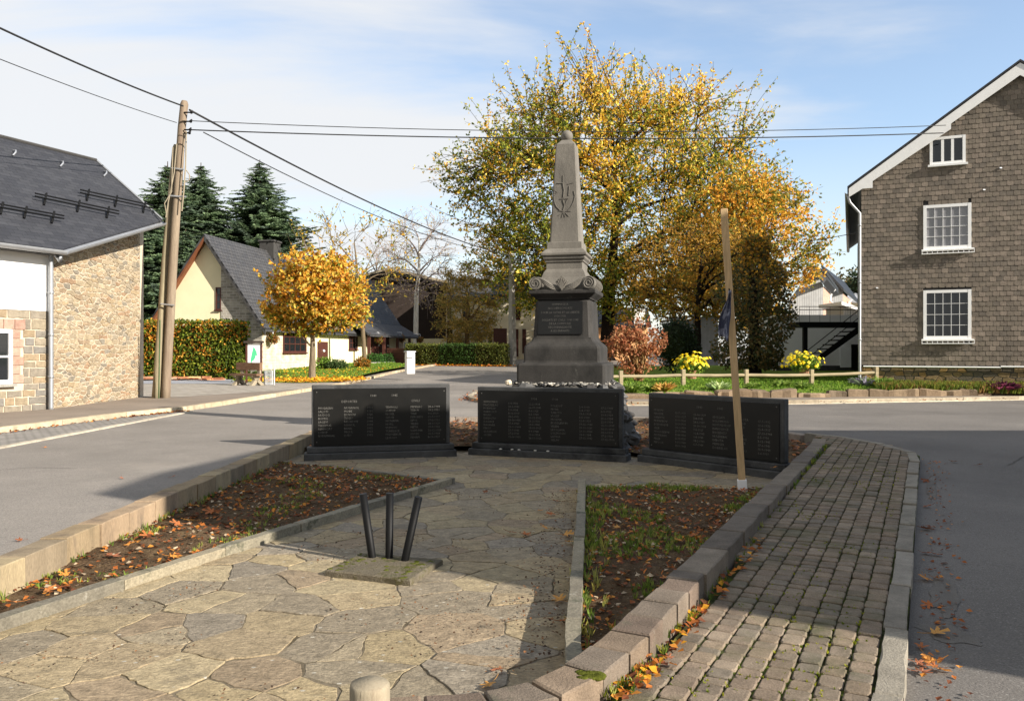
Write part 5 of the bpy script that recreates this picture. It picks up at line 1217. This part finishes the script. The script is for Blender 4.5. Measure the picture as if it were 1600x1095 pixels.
b.build('slate_tiles',M['slate_tile'],sh)
for (w0,w2_,w1,w3_),(x0,y0,x1,y1,nu,nv) in zip(WR,wins):
    if nu==5:
        w_=window(sh,sfr2,w0,w1,w2_+.14,w3_,.10,nu,nv,.014,.015,'white',.045,True,glass='glass' if y0>450 else 'grey_glass')
        bb=MB(); zt_=w2_+.10
        for hh in (.10,.17): bb.tube([sfr2(w0-.06,w2_-.02,hh),sfr2(w1+.08,w2_-.02,hh)],.014,5); 
        bb.tube([sfr2(w0-.06,w2_+.10,.17),sfr2(w1+.08,w2_+.10,.17)],.014,5)
        n=11
        for i in range(n):
            q=w0-.05+(w1-w0+.12)*i/(n-1); bb.tube([sfr2(q,w2_+.10,.17),sfr2(q,w2_-.02,.17),sfr2(q,w2_-.02,.05)],.011,4)
        bb.build('flower_rack',M['white'],w_)
    else: window(sh,sfr2,w0,w1,w2_,w3_,.09,3,1,.085,.015,'white',.05,True)
b=MB(); v=-.1; fr3=lambda u,v_,h:sfr2(u,v_,h)
seeds=[]; vv=.1
while vv<zd:
    uu=0
    while uu<8: seeds.append((uu+R.uniform(-.1,.1),(vv+R.uniform(-.04,.04))*2)); uu+=R.uniform(.2,.45)
    vv+=.15
for s,pl in voronoi(seeds,.6,[(0,.1),(8,.1),(8,zd*2-.1),(0,zd*2-.1)]):
    pl=inset(roughen([(p[0],p[1]/2) for p in pl],.1,.01),.012); stone(b,pl,fr3,-.05,R.uniform(-.02,.0),.012,pick([lin(c) for c in ((130,110,80),(110,96,76),(150,120,80),(96,88,76))],.15))
b.build('plinth_stones',M['stone'],sh)
b=MB(); b.tube([sfr2(.05,zd-.05,.06),sfr2(4.2,zd-.055,.06)],.03,6); b.tube([sfr2(4.2,zd-.03,.06),sfr2(UW,zd-.03,.06)],.03,6); b.build('drip_rail',M['white'],sh)
# white barge boards and roof
b=MB(); ovl=.42; bw=.42
def rake(u): return EVz+gsl*min(u,UW-u)
for sgn in (0,1):
    fu=lambda u:u if sgn==0 else UW-u
    tops=[(-ovl,rake(-ovl)+.18),(UP,ZP+.2)]
    b.extr([sfr2(fu(-ovl),rake(0)-gsl*ovl+.20,.16),sfr2(fu(-ovl),rake(0)-gsl*ovl-.10,.16),sfr2(fu(.02),rake(0)-.14,.16),sfr2(fu(.34),rake(0)-.14,.16),sfr2(fu(.34),rake(0)+.10,.16),sfr2(fu(UP*.58),rake(0)+gsl*UP*.58-.30,.16),sfr2(fu(UP*.58),rake(0)+gsl*UP*.58-.12,.16),sfr2(fu(UP),ZP-.18,.16),sfr2(fu(UP),ZP+.22,.16)],SN2*.05)
b.build('barge_board',M['white'],sh)
b=MB()
for sgn in (0,1):
    fu=lambda u:u if sgn==0 else UW-u
    e_=fu(-ovl-.05); zE=EVz-gsl*(ovl+.05)+.24
    b.extr([sfr2(e_,zE,.24),sfr2(fu(UP),ZP+.26,.24),sfr2(fu(UP),ZP+.26,-18.3),sfr2(e_,zE,-18.3)],V((0,0,.07)))
rf=b.build('roof',M['roof_slate'],sh); uvw(rf,sfr2(0,EVz,0),SN2,SU2+V((0,0,gsl)))
b=MB(); b.extr([sfr2(.0,EVz-gsl*.0+.05,.16),sfr2(UP,ZP+.12,.16),sfr2(UP,ZP+.12,0),sfr2(0,EVz+.05,0)],V((0,0,-.05))); b.extr([sfr2(UW,EVz+.05,.16),sfr2(UP,ZP+.12,.16),sfr2(UP,ZP+.12,0),sfr2(UW,EVz+.05,0)],V((0,0,-.05))); b.build('soffit',M['white'],sh)
b=MB(); gz=EVz-gsl*ovl+.08; gutter(b,sfr2(-ovl-.06,gz,.22),sfr2(-ovl-.06,gz,-18),.075,-SU2); b.tube([sfr2(-ovl-.05,gz-.05,.1),sfr2(-ovl+.03,gz-.35,.06),sfr2(-.07,gz-.75,.05),sfr2(-.07,.45,.05),sfr2(-.07,.3,.05)],.05,9); 
for z in (2,4,6): b.tube([sfr2(-.07,z,.05),sfr2(-.07,z+.06,.05)],.06,9)
b.build('downpipe',M['zinc'],sh,smooth=True)
for i,(px,py) in enumerate(((1537,297),(1370,450),(1563,263))):
    q=spt(px,py); b=MB(); b.bbox(sfr2(q[0],q[1],.035),(.09,.05,.05),.01); b.build('roof_hook',M['galv'],sh)

# ------------------------------------------------------------------ behind the right garden
t=thing('white_annex','low white walled annex with grey plinth behind the staircase','annex',at(1300,580,40)); D4=39.5
def bq(px,py,d): return at(px,py,d)
b=MB(); b.extr([bq(1215,590,D4),bq(1420,590,D4),bq(1420,492,D4),bq(1215,492,D4)],V((0,5,0))); b.build('wall',M['render'],t)
b=MB(); b.extr([bq(1213,590,D4-.05),bq(1420,590,D4-.05),bq(1420,571,D4-.05),bq(1213,571,D4-.05)],V((0,.05,0))); b.build('plinth',M['slabstone'],t)
b=MB(); b.extr([bq(1313,574,D4-.08),bq(1330,574,D4-.08),bq(1330,543,D4-.08),bq(1313,543,D4-.08)],V((0,.05,0))); b.build('door',M['white'],t); b=MB(); b.extr([bq(1330.5,576,D4-.1),bq(1352,576,D4-.1),bq(1352,538,D4-.1),bq(1330.5,538,D4-.1)],V((0,.05,0))); b.build('doorway',M['black'],t)
st_=thing('metal_staircase','black external metal staircase with landing and railing beside the slate house','staircase',at(1290,580,35)); D5=35
b=MB(); b.extr([bq(1249,511,D5),bq(1350,511,D5),bq(1350,503,D5),bq(1249,503,D5)],V((0,1.4,0))); b.build('landing',M['black'],st_)
b=MB(); b.extr([bq(1278,557,D5),bq(1340,511,D5),bq(1348,511,D5),bq(1348,516,D5),bq(1284,562,D5)],V((0,.08,0))); b.build('stringer',M['black'],st_); b=MB(); b.extr([bq(1278,557,D5+1.1),bq(1340,511,D5+1.1),bq(1348,511,D5+1.1),bq(1348,516,D5+1.1),bq(1284,562,D5+1.1)],V((0,.08,0))); b.build('stringer',M['black'],st_)
for i in range(7):
    f=i/6.5; b=MB(); q=bq(1280+58*f,552-44*f,D5+.6); b.box(q,(.34,1.0,.05)); b.build('step',M['black'],st_)
b=MB(); 
for px in (1259,): b.extr([bq(px-3,580,D5+.3),bq(px+3,580,D5+.3),bq(px+3,510,D5+.3),bq(px-3,510,D5+.3)],V((0,.2,0)))
b.build('post',M['black'],st_)
b=MB(); 
for y0,y1 in ((560,482),(572,500)): b.tube([bq(1246,y0,D5-.02),bq(1345,y0-78,D5-.02)],.02,5)
for y0 in (479,484): b.tube([bq(1249,y0,D5),bq(1349,y0,D5)],.016,5)
for px in range(1249,1350,16): b.tube([bq(px,505,D5),bq(px,479,D5)],.008,5)
b.build('railing',M['black'],st_)
t=thing('brick_house','red brick house with grey boarded gable and white downpipes far right','house',bq(1290,560,62)); D6=62
b=MB(); b.extr([bq(1235,575,D6),bq(1286,575,D6),bq(1286,445,D6),bq(1270,420,D6),bq(1235,470,D6)],V((0,.4,0))); o=b.build('boarded_gable',M['board'],t); uvw(o,(0,0,0),(1,0,0),(0,0,1))
b=MB(); b.extr([bq(1286,575,D6),bq(1300,575,D6+5),bq(1300,463,D6+5),bq(1286,447,D6)],V((0,.3,0))); o=b.build('wall',M['brick'],t); uvw(o,(0,0,0),(.7,.7,0),(0,0,1))
b=MB(); b.extr([bq(1268,418,D6-1),bq(1291,428,D6-1),bq(1310,455,D6+6),bq(1288,440,D6+9)],V((0,0,.25))); b.extr([bq(1269,418,D6-1.1),bq(1286,440,D6-1.1),bq(1304,458,D6+5),bq(1310,455,D6+6),bq(1292,432,D6-1)],V((0,0,-.2))); b.build('roof',M['roof_slate'],t)
b=MB(); b.tube([bq(1305,452,D6+4),bq(1299,458,D6+4),bq(1297,470,D6+3.5),bq(1304,476,D6+3.5),bq(1302,505,D6+3.5)],.08,6); b.build('downpipe',M['white'],t)
t=thing('boarded_house','second boarded house with brick corner behind the brick house','house',bq(1325,560,78)); D7=78
b=MB(); b.extr([bq(1290,575,D7),bq(1317,575,D7),bq(1317,455,D7),bq(1300,430,D7),bq(1290,440,D7)],V((0,.4,0))); o=b.build('boarded_gable',M['board'],t); uvw(o,(0,0,0),(1,0,0),(0,0,1))
b=MB(); b.extr([bq(1317,575,D7),bq(1330,575,D7+4),bq(1330,470,D7+4),bq(1317,457,D7)],V((0,.3,0))); o=b.build('wall',M['brick'],t); uvw(o,(0,0,0),(.7,.7,0),(0,0,1))
b=MB(); b.extr([bq(1283,418,D7-1),bq(1318,455,D7-1),bq(1345,478,D7+8),bq(1320,445,D7+10)],V((0,0,.3))); b.build('roof',M['roof_slate'],t)
b=MB(); b.tube([bq(1331,468,D7+2),bq(1326,473,D7+2),bq(1324,486,D7+2)],.09,6); b.build('downpipe',M['white'],t)
t=thing('boarded_shed','pale vertical boarded shed with sloping white edged roof behind the stairs','shed',bq(1335,560,55)); D8=54
b=MB(); b.extr([bq(1318,575,D8),bq(1362,575,D8),bq(1362,490,D8),bq(1318,476,D8)],V((0,3,0))); o=b.build('wall',M['board'],t); uvw(o,(0,0,0),(1,0,0),(0,0,1))
b=MB(); b.extr([bq(1315,471,D8-.4),bq(1366,488,D8-.4),bq(1366,493,D8-.4),bq(1315,476,D8-.4)],V((0,4,0))); b.build('roof',M['white'],t)
t=thing('far_roofed_house','distant house with pale grey roof just left of the slate house','house',bq(1340,520,95)); b=MB(); b.extr([bq(1325,575,95),bq(1375,575,95),bq(1375,470,95),bq(1325,470,95)],V((0,6,0))); b.build('wall',M['paleyellow'],t); b=MB(); b.extr([bq(1322,472,94.5),bq(1380,476,94.5),bq(1380,455,99),bq(1330,452,99)],V((0,0,.3))); b.build('roof',M['gravel'],t)
t=thing('salmon_house','low salmon house with grey slate roof behind the rust shrub','house',bq(975,560,58)); D9=68
b=MB(); b.extr([bq(905,575,D9),bq(1012,575,D9),bq(1012,510,D9),bq(905,510,D9)],V((0,4,0)),lin((226,172,120))); b.build('wall',M['paint'],t); b=MB(); b.extr([bq(900,512,D9-.5),bq(1018,512,D9-.5),bq(1012,484,D9+3),bq(905,484,D9+3)],V((0,0,.2))); b.build('roof',M['roof_slate'],t)
b=MB(); b.extr([bq(991,510,D9-.3),bq(1008,510,D9-.3),bq(1008,482,D9-.3),bq(991,482,D9-.3)],V((0,2.5,0))); b.build('dormer',M['render'],t)
b=MB(); b.extr([bq(941,533,D9-.03),bq(951,533,D9-.03),bq(951,522,D9-.03),bq(941,522,D9-.03)],V((0,-.06,0)),lin((160,80,54))); b.build('window',M['paint'],t)
t=thing('corrugated_shed','grey corrugated metal shed between the dark bush and ivy tree','shed',bq(1100,580,42)); D10=50
b=MB(); b.extr([bq(1050,585,D10),bq(1122,585,D10),bq(1122,490,D10),bq(1050,503,D10)],V((0,3,0))); o=b.build('wall',M['corrugated'],t); uvw(o,(0,0,0),(1,0,0),(0,0,1)); b=MB(); b.extr([bq(1047,502,D10-.3),bq(1126,488,D10-.3),bq(1126,484,D10-.3),bq(1047,498,D10-.3)],V((0,3.5,0))); b.build('roof',M['zinc'],t)

# ------------------------------------------------------------------ house across the right road (outside the frame): casts the broad shade
t=thing('shading_house','flat roofed stone house across the right road, outside the photograph','house',(15,2,0))
fp=[(8.40,.40),(8.44,1.85),(8.7,2.85),(8.95,3.95),(9.5,5.0),(17.84,7.05),(22.7,7.05),(22.7,-8.2),(12,-1.75)]; HS=7.0
b=MB(); b.prism(fp,-.1,HS); o=b.build('wall',M['grey_stone'],t); uvw(o,(0,0,0),(.93,.36,0),(0,0,1))
b=MB(); b.prism([(8.55,.5),(9.1,3.95),(17.85,6.9),(22.5,6.9),(22.5,-7.9),(12,-1.6)],HS,HS+.02); b.build('roof',M['slabstone'],t)
dd=V((8.34,2.05,0)).normalized(); nn=V((-dd.y,dd.x,0)); ff=plane_frame((9.5,5.0,0),dd,nn)
for u_ in (1.2,3.6,6.2):
    for v_ in (1.1,4.0): window(t,ff,u_,u_+1.1,v_,v_+1.3,.08,2,2,.04,.0,'white',.05)

# ------------------------------------------------------------------ weeds, small leaf litter, single leaves
def inpoly(pl,zf):
    xs=[p[0] for p in pl]; ys=[p[1] for p in pl]
    def f():
        for _ in range(30):
            q=(R.uniform(min(xs),max(xs)),R.uniform(min(ys),max(ys)))
            if inside(q,pl): return (q[0],q[1],zf(*q))
    return f
WG=[mulc(lin(c),1.3) for c in ((104,124,50),(132,144,64),(88,108,44),(150,150,80))]
def patchy(f,thr,s=1.2,seed=0):
    def g():
        for _ in range(30):
            p=f()
            if p and noise.noise(V((p[0]*s,p[1]*s,seed)))>thr: return p
        return None
    return g
tufts('weeds',820,patchy(inpoly(RBED,lambda x,y:bed_h(x,y,.03)-.01),.08,1.3,4),.055,WG,.005,7)
tufts('weeds',420,patchy(inpoly(LBED,lambda x,y:bed_h(x,y,.03)-.01),.1,1.5,9),.045,WG,.005,6)
tufts('weeds',110,along([(.31,4.2),(.62,6.9),(.88,9.2)],(-.07,.06,lambda x,y:.05)),.07,WG+[lin((170,160,80))],.005,6)
JG=[lin(c) for c in ((120,128,30),(96,108,30),(150,150,40))]
tufts('weeds',700,patchy(inpoly([(.35,3.2),(1.6,3.6),(5.4,11),(4.9,12)],lambda x,y:walk_h(x,y)-.012),.05,1.4,2),.018,JG,.005,6)
tufts('weeds',110,along([(.42,3.45),(.66,3.83),(1.18,4.9),(3.15,8.85),(4.7,11.9)],(.0,.022,lambda x,y:walk_h(x,y)-.01)),.05,JG+WG,.004,6)
tufts('weeds',160,along([(-3.56,4),(-3.56,12)],(.0,.012,lambda x,y:.15)),.03,WG,.004,4)
tufts('weeds',50,along([(-3.33,4.2),(-3.33,11.4)],(.0,.03,lambda x,y:.03)),.07,WG,.005,6)
litter('leaf_litter',2600,inpoly(LBED,lambda x,y:bed_h(x,y,.03)),.045,LEAFB+[lin((90,70,50)),lin((190,170,140))],'dryleaf')
litter('leaf_litter',2400,inpoly(RBED,lambda x,y:bed_h(x,y,.03)),.042,LEAFB+[lin((90,70,50)),lin((190,170,140))],'dryleaf')
litter('leaf_litter',2300,patchy(inpoly(BBED,lambda x,y:bed_h(x,y,.08)),-.4),.09,[lin(c) for c in ((120,82,60),(90,70,66),(150,96,60),(104,88,84),(170,110,60))],'dryleaf')
litter('leaf_litter',180,along([(.42,3.45),(.66,3.83),(1.18,4.9),(2.0,6.5)],(-.03,.03,lambda x,y:walk_h(x,y))),.05,LEAFB+LEAFY[2:])
litter('leaf_litter',200,along([(1.83,3.6),(3.55,6.85),(5.7,11)],(-.12,.07,lambda x,y:road_h(x,y))),.035,LEAFB)
def maple_mesh(k):
    mb=MB(); L=[]; rr=random.Random(k); n=5
    for i in range(20):
        a=-pi/2+2*pi*(i+.5)/20; lobe=[(90,1.0),(35,.88),(145,.88),(-15,.55),(195,.55)]; r=.22
        for ang,ln in lobe:
            d=abs((math.degrees(a)-ang+180)%360-180); r=max(r,ln*max(0,1-d/26)*rr.uniform(.8,1.05)+ (.12 if d<26 else 0))
        r=max(r,.24); x,y=r*math.cos(a),r*math.sin(a); L.append(V((x,y,.28*(x*x*rr.uniform(.4,1.3)+y*y*rr.uniform(-.3,.9))+rr.uniform(-.04,.07))))
    c=lin([(180,108,60),(196,128,70),(140,84,52),(206,140,64),(158,100,70),(210,156,84)][k%6])
    mb.add(L+[V((0,0,.03))],[(i,(i+1)%20,20) for i in range(20)],c); mb.tube([V((0,-.2,.0)),V((.05,-.7,.08)),V((.12,-1.05,.2))],.022,4,mulc(c,.7)); return mb
ml=[maple_mesh(k).build('maple_leaf',M['dryleaf'],org=(0,0,0)) for k in range(6)]
used=[False]*6
def fallen(p,size,label,grp,k=None):
    k=R.randrange(6) if k is None else k
    if not used[k]: o=ml[k]; used[k]=True
    else: o=ml[k].copy(); COL.objects.link(o)
    o.location=p; o.scale=(size,)*3; o.rotation_euler=(R.uniform(-.35,.35),R.uniform(-.35,.35),R.uniform(0,6.28)); tag(o,label,'leaf',grp)
LL='brown curled maple leaf lying on the left flower bed soil'; RL_='brown curled maple leaf lying on the right flower bed soil'
for (px,py) in ((103,893),(75,922),(278,775+40),(300,792),(410,742),(392,765),(455,757),(430,735),(500,733),(395,740),(420,750),(330,800),(298,810),(437,752),(462,768),(540,767),(230,838),(205,850),(175,868),(20,945),(270,865),(585,762)):
    p=gp(px,py,.06)
    fallen((p.x,p.y,bed_h(p.x,p.y,.03)+.025),R.uniform(.075,.12),LL,'maple leaves on the left bed')
f=inpoly(RBED,lambda x,y:bed_h(x,y,.03)+.02)
for (px,py) in ((952,768),(985,773),(1028,755),(1110,762),(1160,765),(1175,778),(1120,790),(1035,830),(1060,848),(1105,860),(1110,850),(1040,905),(945,840),(965,825),(1000,808),(1030,800),(1085,835),(950,975),(910,945),(1120,820),(1150,800),(1014,772),(932,788),(1065,815),(990,840)):
    p=gp(px,py,.05); fallen((p.x,p.y,bed_h(p.x,p.y,.03)+.025),R.uniform(.05,.085),RL_,'maple leaves on the right bed')
PL='brown maple leaf lying on the flagstone path'
for (px,py) in ((880,770),(868,785),(845,800),(860,805),(820,838),(885,838),(800,835),(890,850),(853,828),(875,941),(880,975),(765,1075),(775,1052),(448,790),(700,770),(760,770)):
    p=gp(px,py,.0); fallen((p.x,p.y,.022),R.uniform(.06,.10),PL,'maple leaves on the flagstones')
KL='brown maple leaf lying on the right road along the kerb'
for (px,py) in ((1448,763),(1450,800),(1455,830),(1463,870),(1445,905),(1465,905),(1452,945),(1462,988),(1440,1010),(1448,1025),(1460,1040),(1435,1035),(1470,1045),(1455,1032),(1440,1048),(1446,832),(1447,868),(1490,735),(1530,740)):
    p=gp(px,py,.02); p.z=road_h(p.x,p.y)+.02; fallen(p,R.uniform(.06,.10),KL,'maple leaves on the right road')
VL='brown maple leaf lying on the brick pavement'
for (px,py) in ((1045,1040),(1085,940),(1096,920),(1060,965),(1210,745),(1010,1040)):
    p=gp(px,py,.09); p.z=walk_h(p.x,p.y)+.02; fallen(p,R.uniform(.03,.05),VL,'maple leaves on the pavers')
for (px,py) in ((32,846),(270,806-60),(190,748),(70,700)):
    p=gp(px,py,.15); p.z=.165; fallen(p,.05,'dark fallen leaf lying alone on the left road','fallen leaves on the left road')

# worn patches and cracks in the asphalt
M['tar']=mat('asphalt_patch',(.15,.136,.118),.9,.25,2,.5,200,spec=.2,var2=.3,vs2=200)
M['crack']=mat('asphalt_crack',(.105,.095,.083),.95,.3,5,.3,60,spec=.1)
def blot(c,rx,ry,h,a=0,m='tar',hf=None,nm='road_patch'):
    hf=hf or road_h
    n=46; pl=[]; sd=R.uniform(0,50)
    for i in range(n):
        t=2*pi*i/n; k=1+.55*noise.noise(V((math.cos(t)*1.6,math.sin(t)*1.6,sd)))+.2*noise.noise(V((math.cos(t)*5,math.sin(t)*5,sd)))
        x,y=rx*k*math.cos(t),ry*k*math.sin(t); pl.append((c[0]+x*math.cos(a)-y*math.sin(a),c[1]+x*math.sin(a)+y*math.cos(a)))
    struct(sheet(nm,pl,lambda x,y:hf(x,y)+h,M[m],.5))
for (px,py,rx,ry,a) in ((1456,770,.05,.75,-.48),(1475,930,.08,.42,-.48),(1478,985,.12,.16,0)):
    p=gp(px,py,road_h(3,6)); blot((p.x,p.y),rx,ry,.006,a)
CR=[lin(c) for c in ((84,62,44),(100,74,50),(66,50,38),(130,90,56))]
litter('leaf_litter',700,along([(.20,4.0),(.46,6.7),(.74,9.4)],(.10,.12,lambda x,y:.004)),.022,CR)
litter('leaf_litter',500,patchy(inpoly([(-2.6,5.0),(.2,4.0),(.7,9.4),(-.7,9.7)],lambda x,y:.004),.12,1.1,5),.02,CR)
litter('leaf_litter',260,patchy(inpoly([(-3,3.6),(.2,3.6),(.3,5.2),(-2.6,5.6)],lambda x,y:.004),.2,1.3,8),.016,CR)
def crack(pts,w=.012):
    L=resample(pts,.12); b=MB(); q=[(p[0]+.05*noise.noise(V((p[0]*3,p[1]*3,2)))+.015*noise.noise(V((p[0]*14,p[1]*14,2))),p[1]+.05*noise.noise(V((p[0]*3,p[1]*3,9)))) for p in L]
    l=offset_line(q,w/2); r=offset_line(q,-w/2)
    for i in range(len(q)-1): b.add([V((*x,road_h(*x)+.005)) for x in (r[i],r[i+1],l[i+1],l[i])],[(0,1,2,3)])
    struct(b.build('road_crack',M['crack']))
crack([(-7.0,9.5),(-6.2,10.2),(-5.5,10.1)]); crack([(6.6,10.6),(9,13.2),(13,16.4)],.016); crack([(3.0,3.2),(4.1,5.2),(5.6,7.6)],.010); crack([(7,18.4),(11,18.9),(17,20.4)],.018); crack([(5.5,16.5),(6.3,18.5),(6.1,21)])

# ------------------------------------------------------------------ sky, sun, camera
EL=math.radians(24.5); AZ=math.atan2(.850,-.527)
s=V((.850*math.cos(EL),-.527*math.cos(EL),math.sin(EL)))
li=bpy.data.lights.new('sun','SUN'); li.energy=4.7; li.angle=math.radians(.5); li.color=(1,.925,.83)
so=bpy.data.objects.new('sun',li); COL.objects.link(so); so.rotation_euler=(-s).to_track_quat('-Z','Y').to_euler(); so.location=(20,-12,15)
w=bpy.data.worlds.new('World'); sc.world=w; w.use_nodes=True; nt=w.node_tree; N=nt.nodes; L=nt.links; N.clear()
out=N.new('ShaderNodeOutputWorld'); bg=N.new('ShaderNodeBackground'); sk=N.new('ShaderNodeTexSky'); sk.sky_type='NISHITA'; sk.sun_disc=False
sk.sun_elevation=EL; sk.sun_rotation=AZ; sk.air_density=1.0; sk.dust_density=.6; sk.ozone_density=1.4
SKY=.118; CLOUD=3.75
tc=N.new('ShaderNodeTexCoord'); sep=N.new('ShaderNodeSeparateXYZ'); L.new(tc.outputs['Generated'],sep.inputs[0])
def math_(op,a,b=None):
    n=N.new('ShaderNodeMath'); n.operation=op
    for i,x in enumerate((a,b)):
        if x is None: continue
        if isinstance(x,(int,float)): n.inputs[i].default_value=x
        else: L.new(x,n.inputs[i])
    return n.outputs[0]
den=math_('ADD',math_('MAXIMUM',sep.outputs['Z'],0.0),.18)
cb=N.new('ShaderNodeCombineXYZ'); L.new(math_('DIVIDE',sep.outputs['X'],den),cb.inputs[0]); L.new(math_('DIVIDE',sep.outputs['Y'],den),cb.inputs[1])
mp=N.new('ShaderNodeMapping'); mp.inputs['Rotation'].default_value=(0,0,math.radians(-12)); mp.inputs['Scale'].default_value=(.55,1.5,1); mp.inputs['Location'].default_value=(2.2,.6,0); L.new(cb.outputs[0],mp.inputs[0])
nz=N.new('ShaderNodeTexNoise'); nz.inputs['Scale'].default_value=1.15; nz.inputs['Detail'].default_value=9; nz.inputs['Roughness'].default_value=.55; nz.inputs['Distortion'].default_value=.35; L.new(mp.outputs[0],nz.inputs['Vector'])
bias=math_('MULTIPLY',sep.outputs['X'],-.5)
v=math_('ADD',math_('ADD',nz.outputs['Fac'],bias),math_('MULTIPLY',math_('MINIMUM',sep.outputs['Y'],0.0),-.75))
mr=N.new('ShaderNodeMapRange'); mr.interpolation_type='SMOOTHSTEP'; mr.inputs[1].default_value=.33; mr.inputs[2].default_value=.64; mr.inputs[3].default_value=.12; mr.inputs[4].default_value=.95; L.new(v,mr.inputs[0])
hz=N.new('ShaderNodeMapRange'); hz.inputs[1].default_value=.0; hz.inputs[2].default_value=.30; hz.inputs[3].default_value=.75; hz.inputs[4].default_value=0; L.new(sep.outputs['Z'],hz.inputs[0])
fac=math_('MAXIMUM',mr.outputs[0],hz.outputs[0])
mx=N.new('ShaderNodeMix'); mx.data_type='RGBA'; L.new(fac,mx.inputs[0]); L.new(sk.outputs[0],mx.inputs[6]); cl=N.new('ShaderNodeMapRange'); cl.inputs[1].default_value=-.35; cl.inputs[2].default_value=.45; cl.inputs[3].default_value=CLOUD*.64; cl.inputs[4].default_value=CLOUD; L.new(sep.outputs['Y'],cl.inputs[0])
cv=N.new('ShaderNodeVectorMath'); cv.operation='SCALE'; cv.inputs[0].default_value=(.975,.985,1.0); L.new(cl.outputs[0],cv.inputs['Scale']); L.new(cv.outputs[0],mx.inputs[7])
L.new(mx.outputs[2],bg.inputs[0]); bg.inputs[1].default_value=SKY; L.new(bg.outputs[0],out.inputs[0])
cam=bpy.data.cameras.new('camera'); co=bpy.data.objects.new('camera',cam); COL.objects.link(co); co.location=(0,0,CZ); co.rotation_euler=(pi/2,0,0)
cam.sensor_width=36; cam.lens=36*F/1600; cam.clip_end=3000; sc.camera=co
sc.view_settings.view_transform='Standard'; sc.view_settings.look='None'; sc.view_settings.exposure=1.05; sc.view_settings.gamma=1
sc.cycles.use_denoising=True; sc.cycles.max_bounces=6; sc.cycles.transparent_max_bounces=4
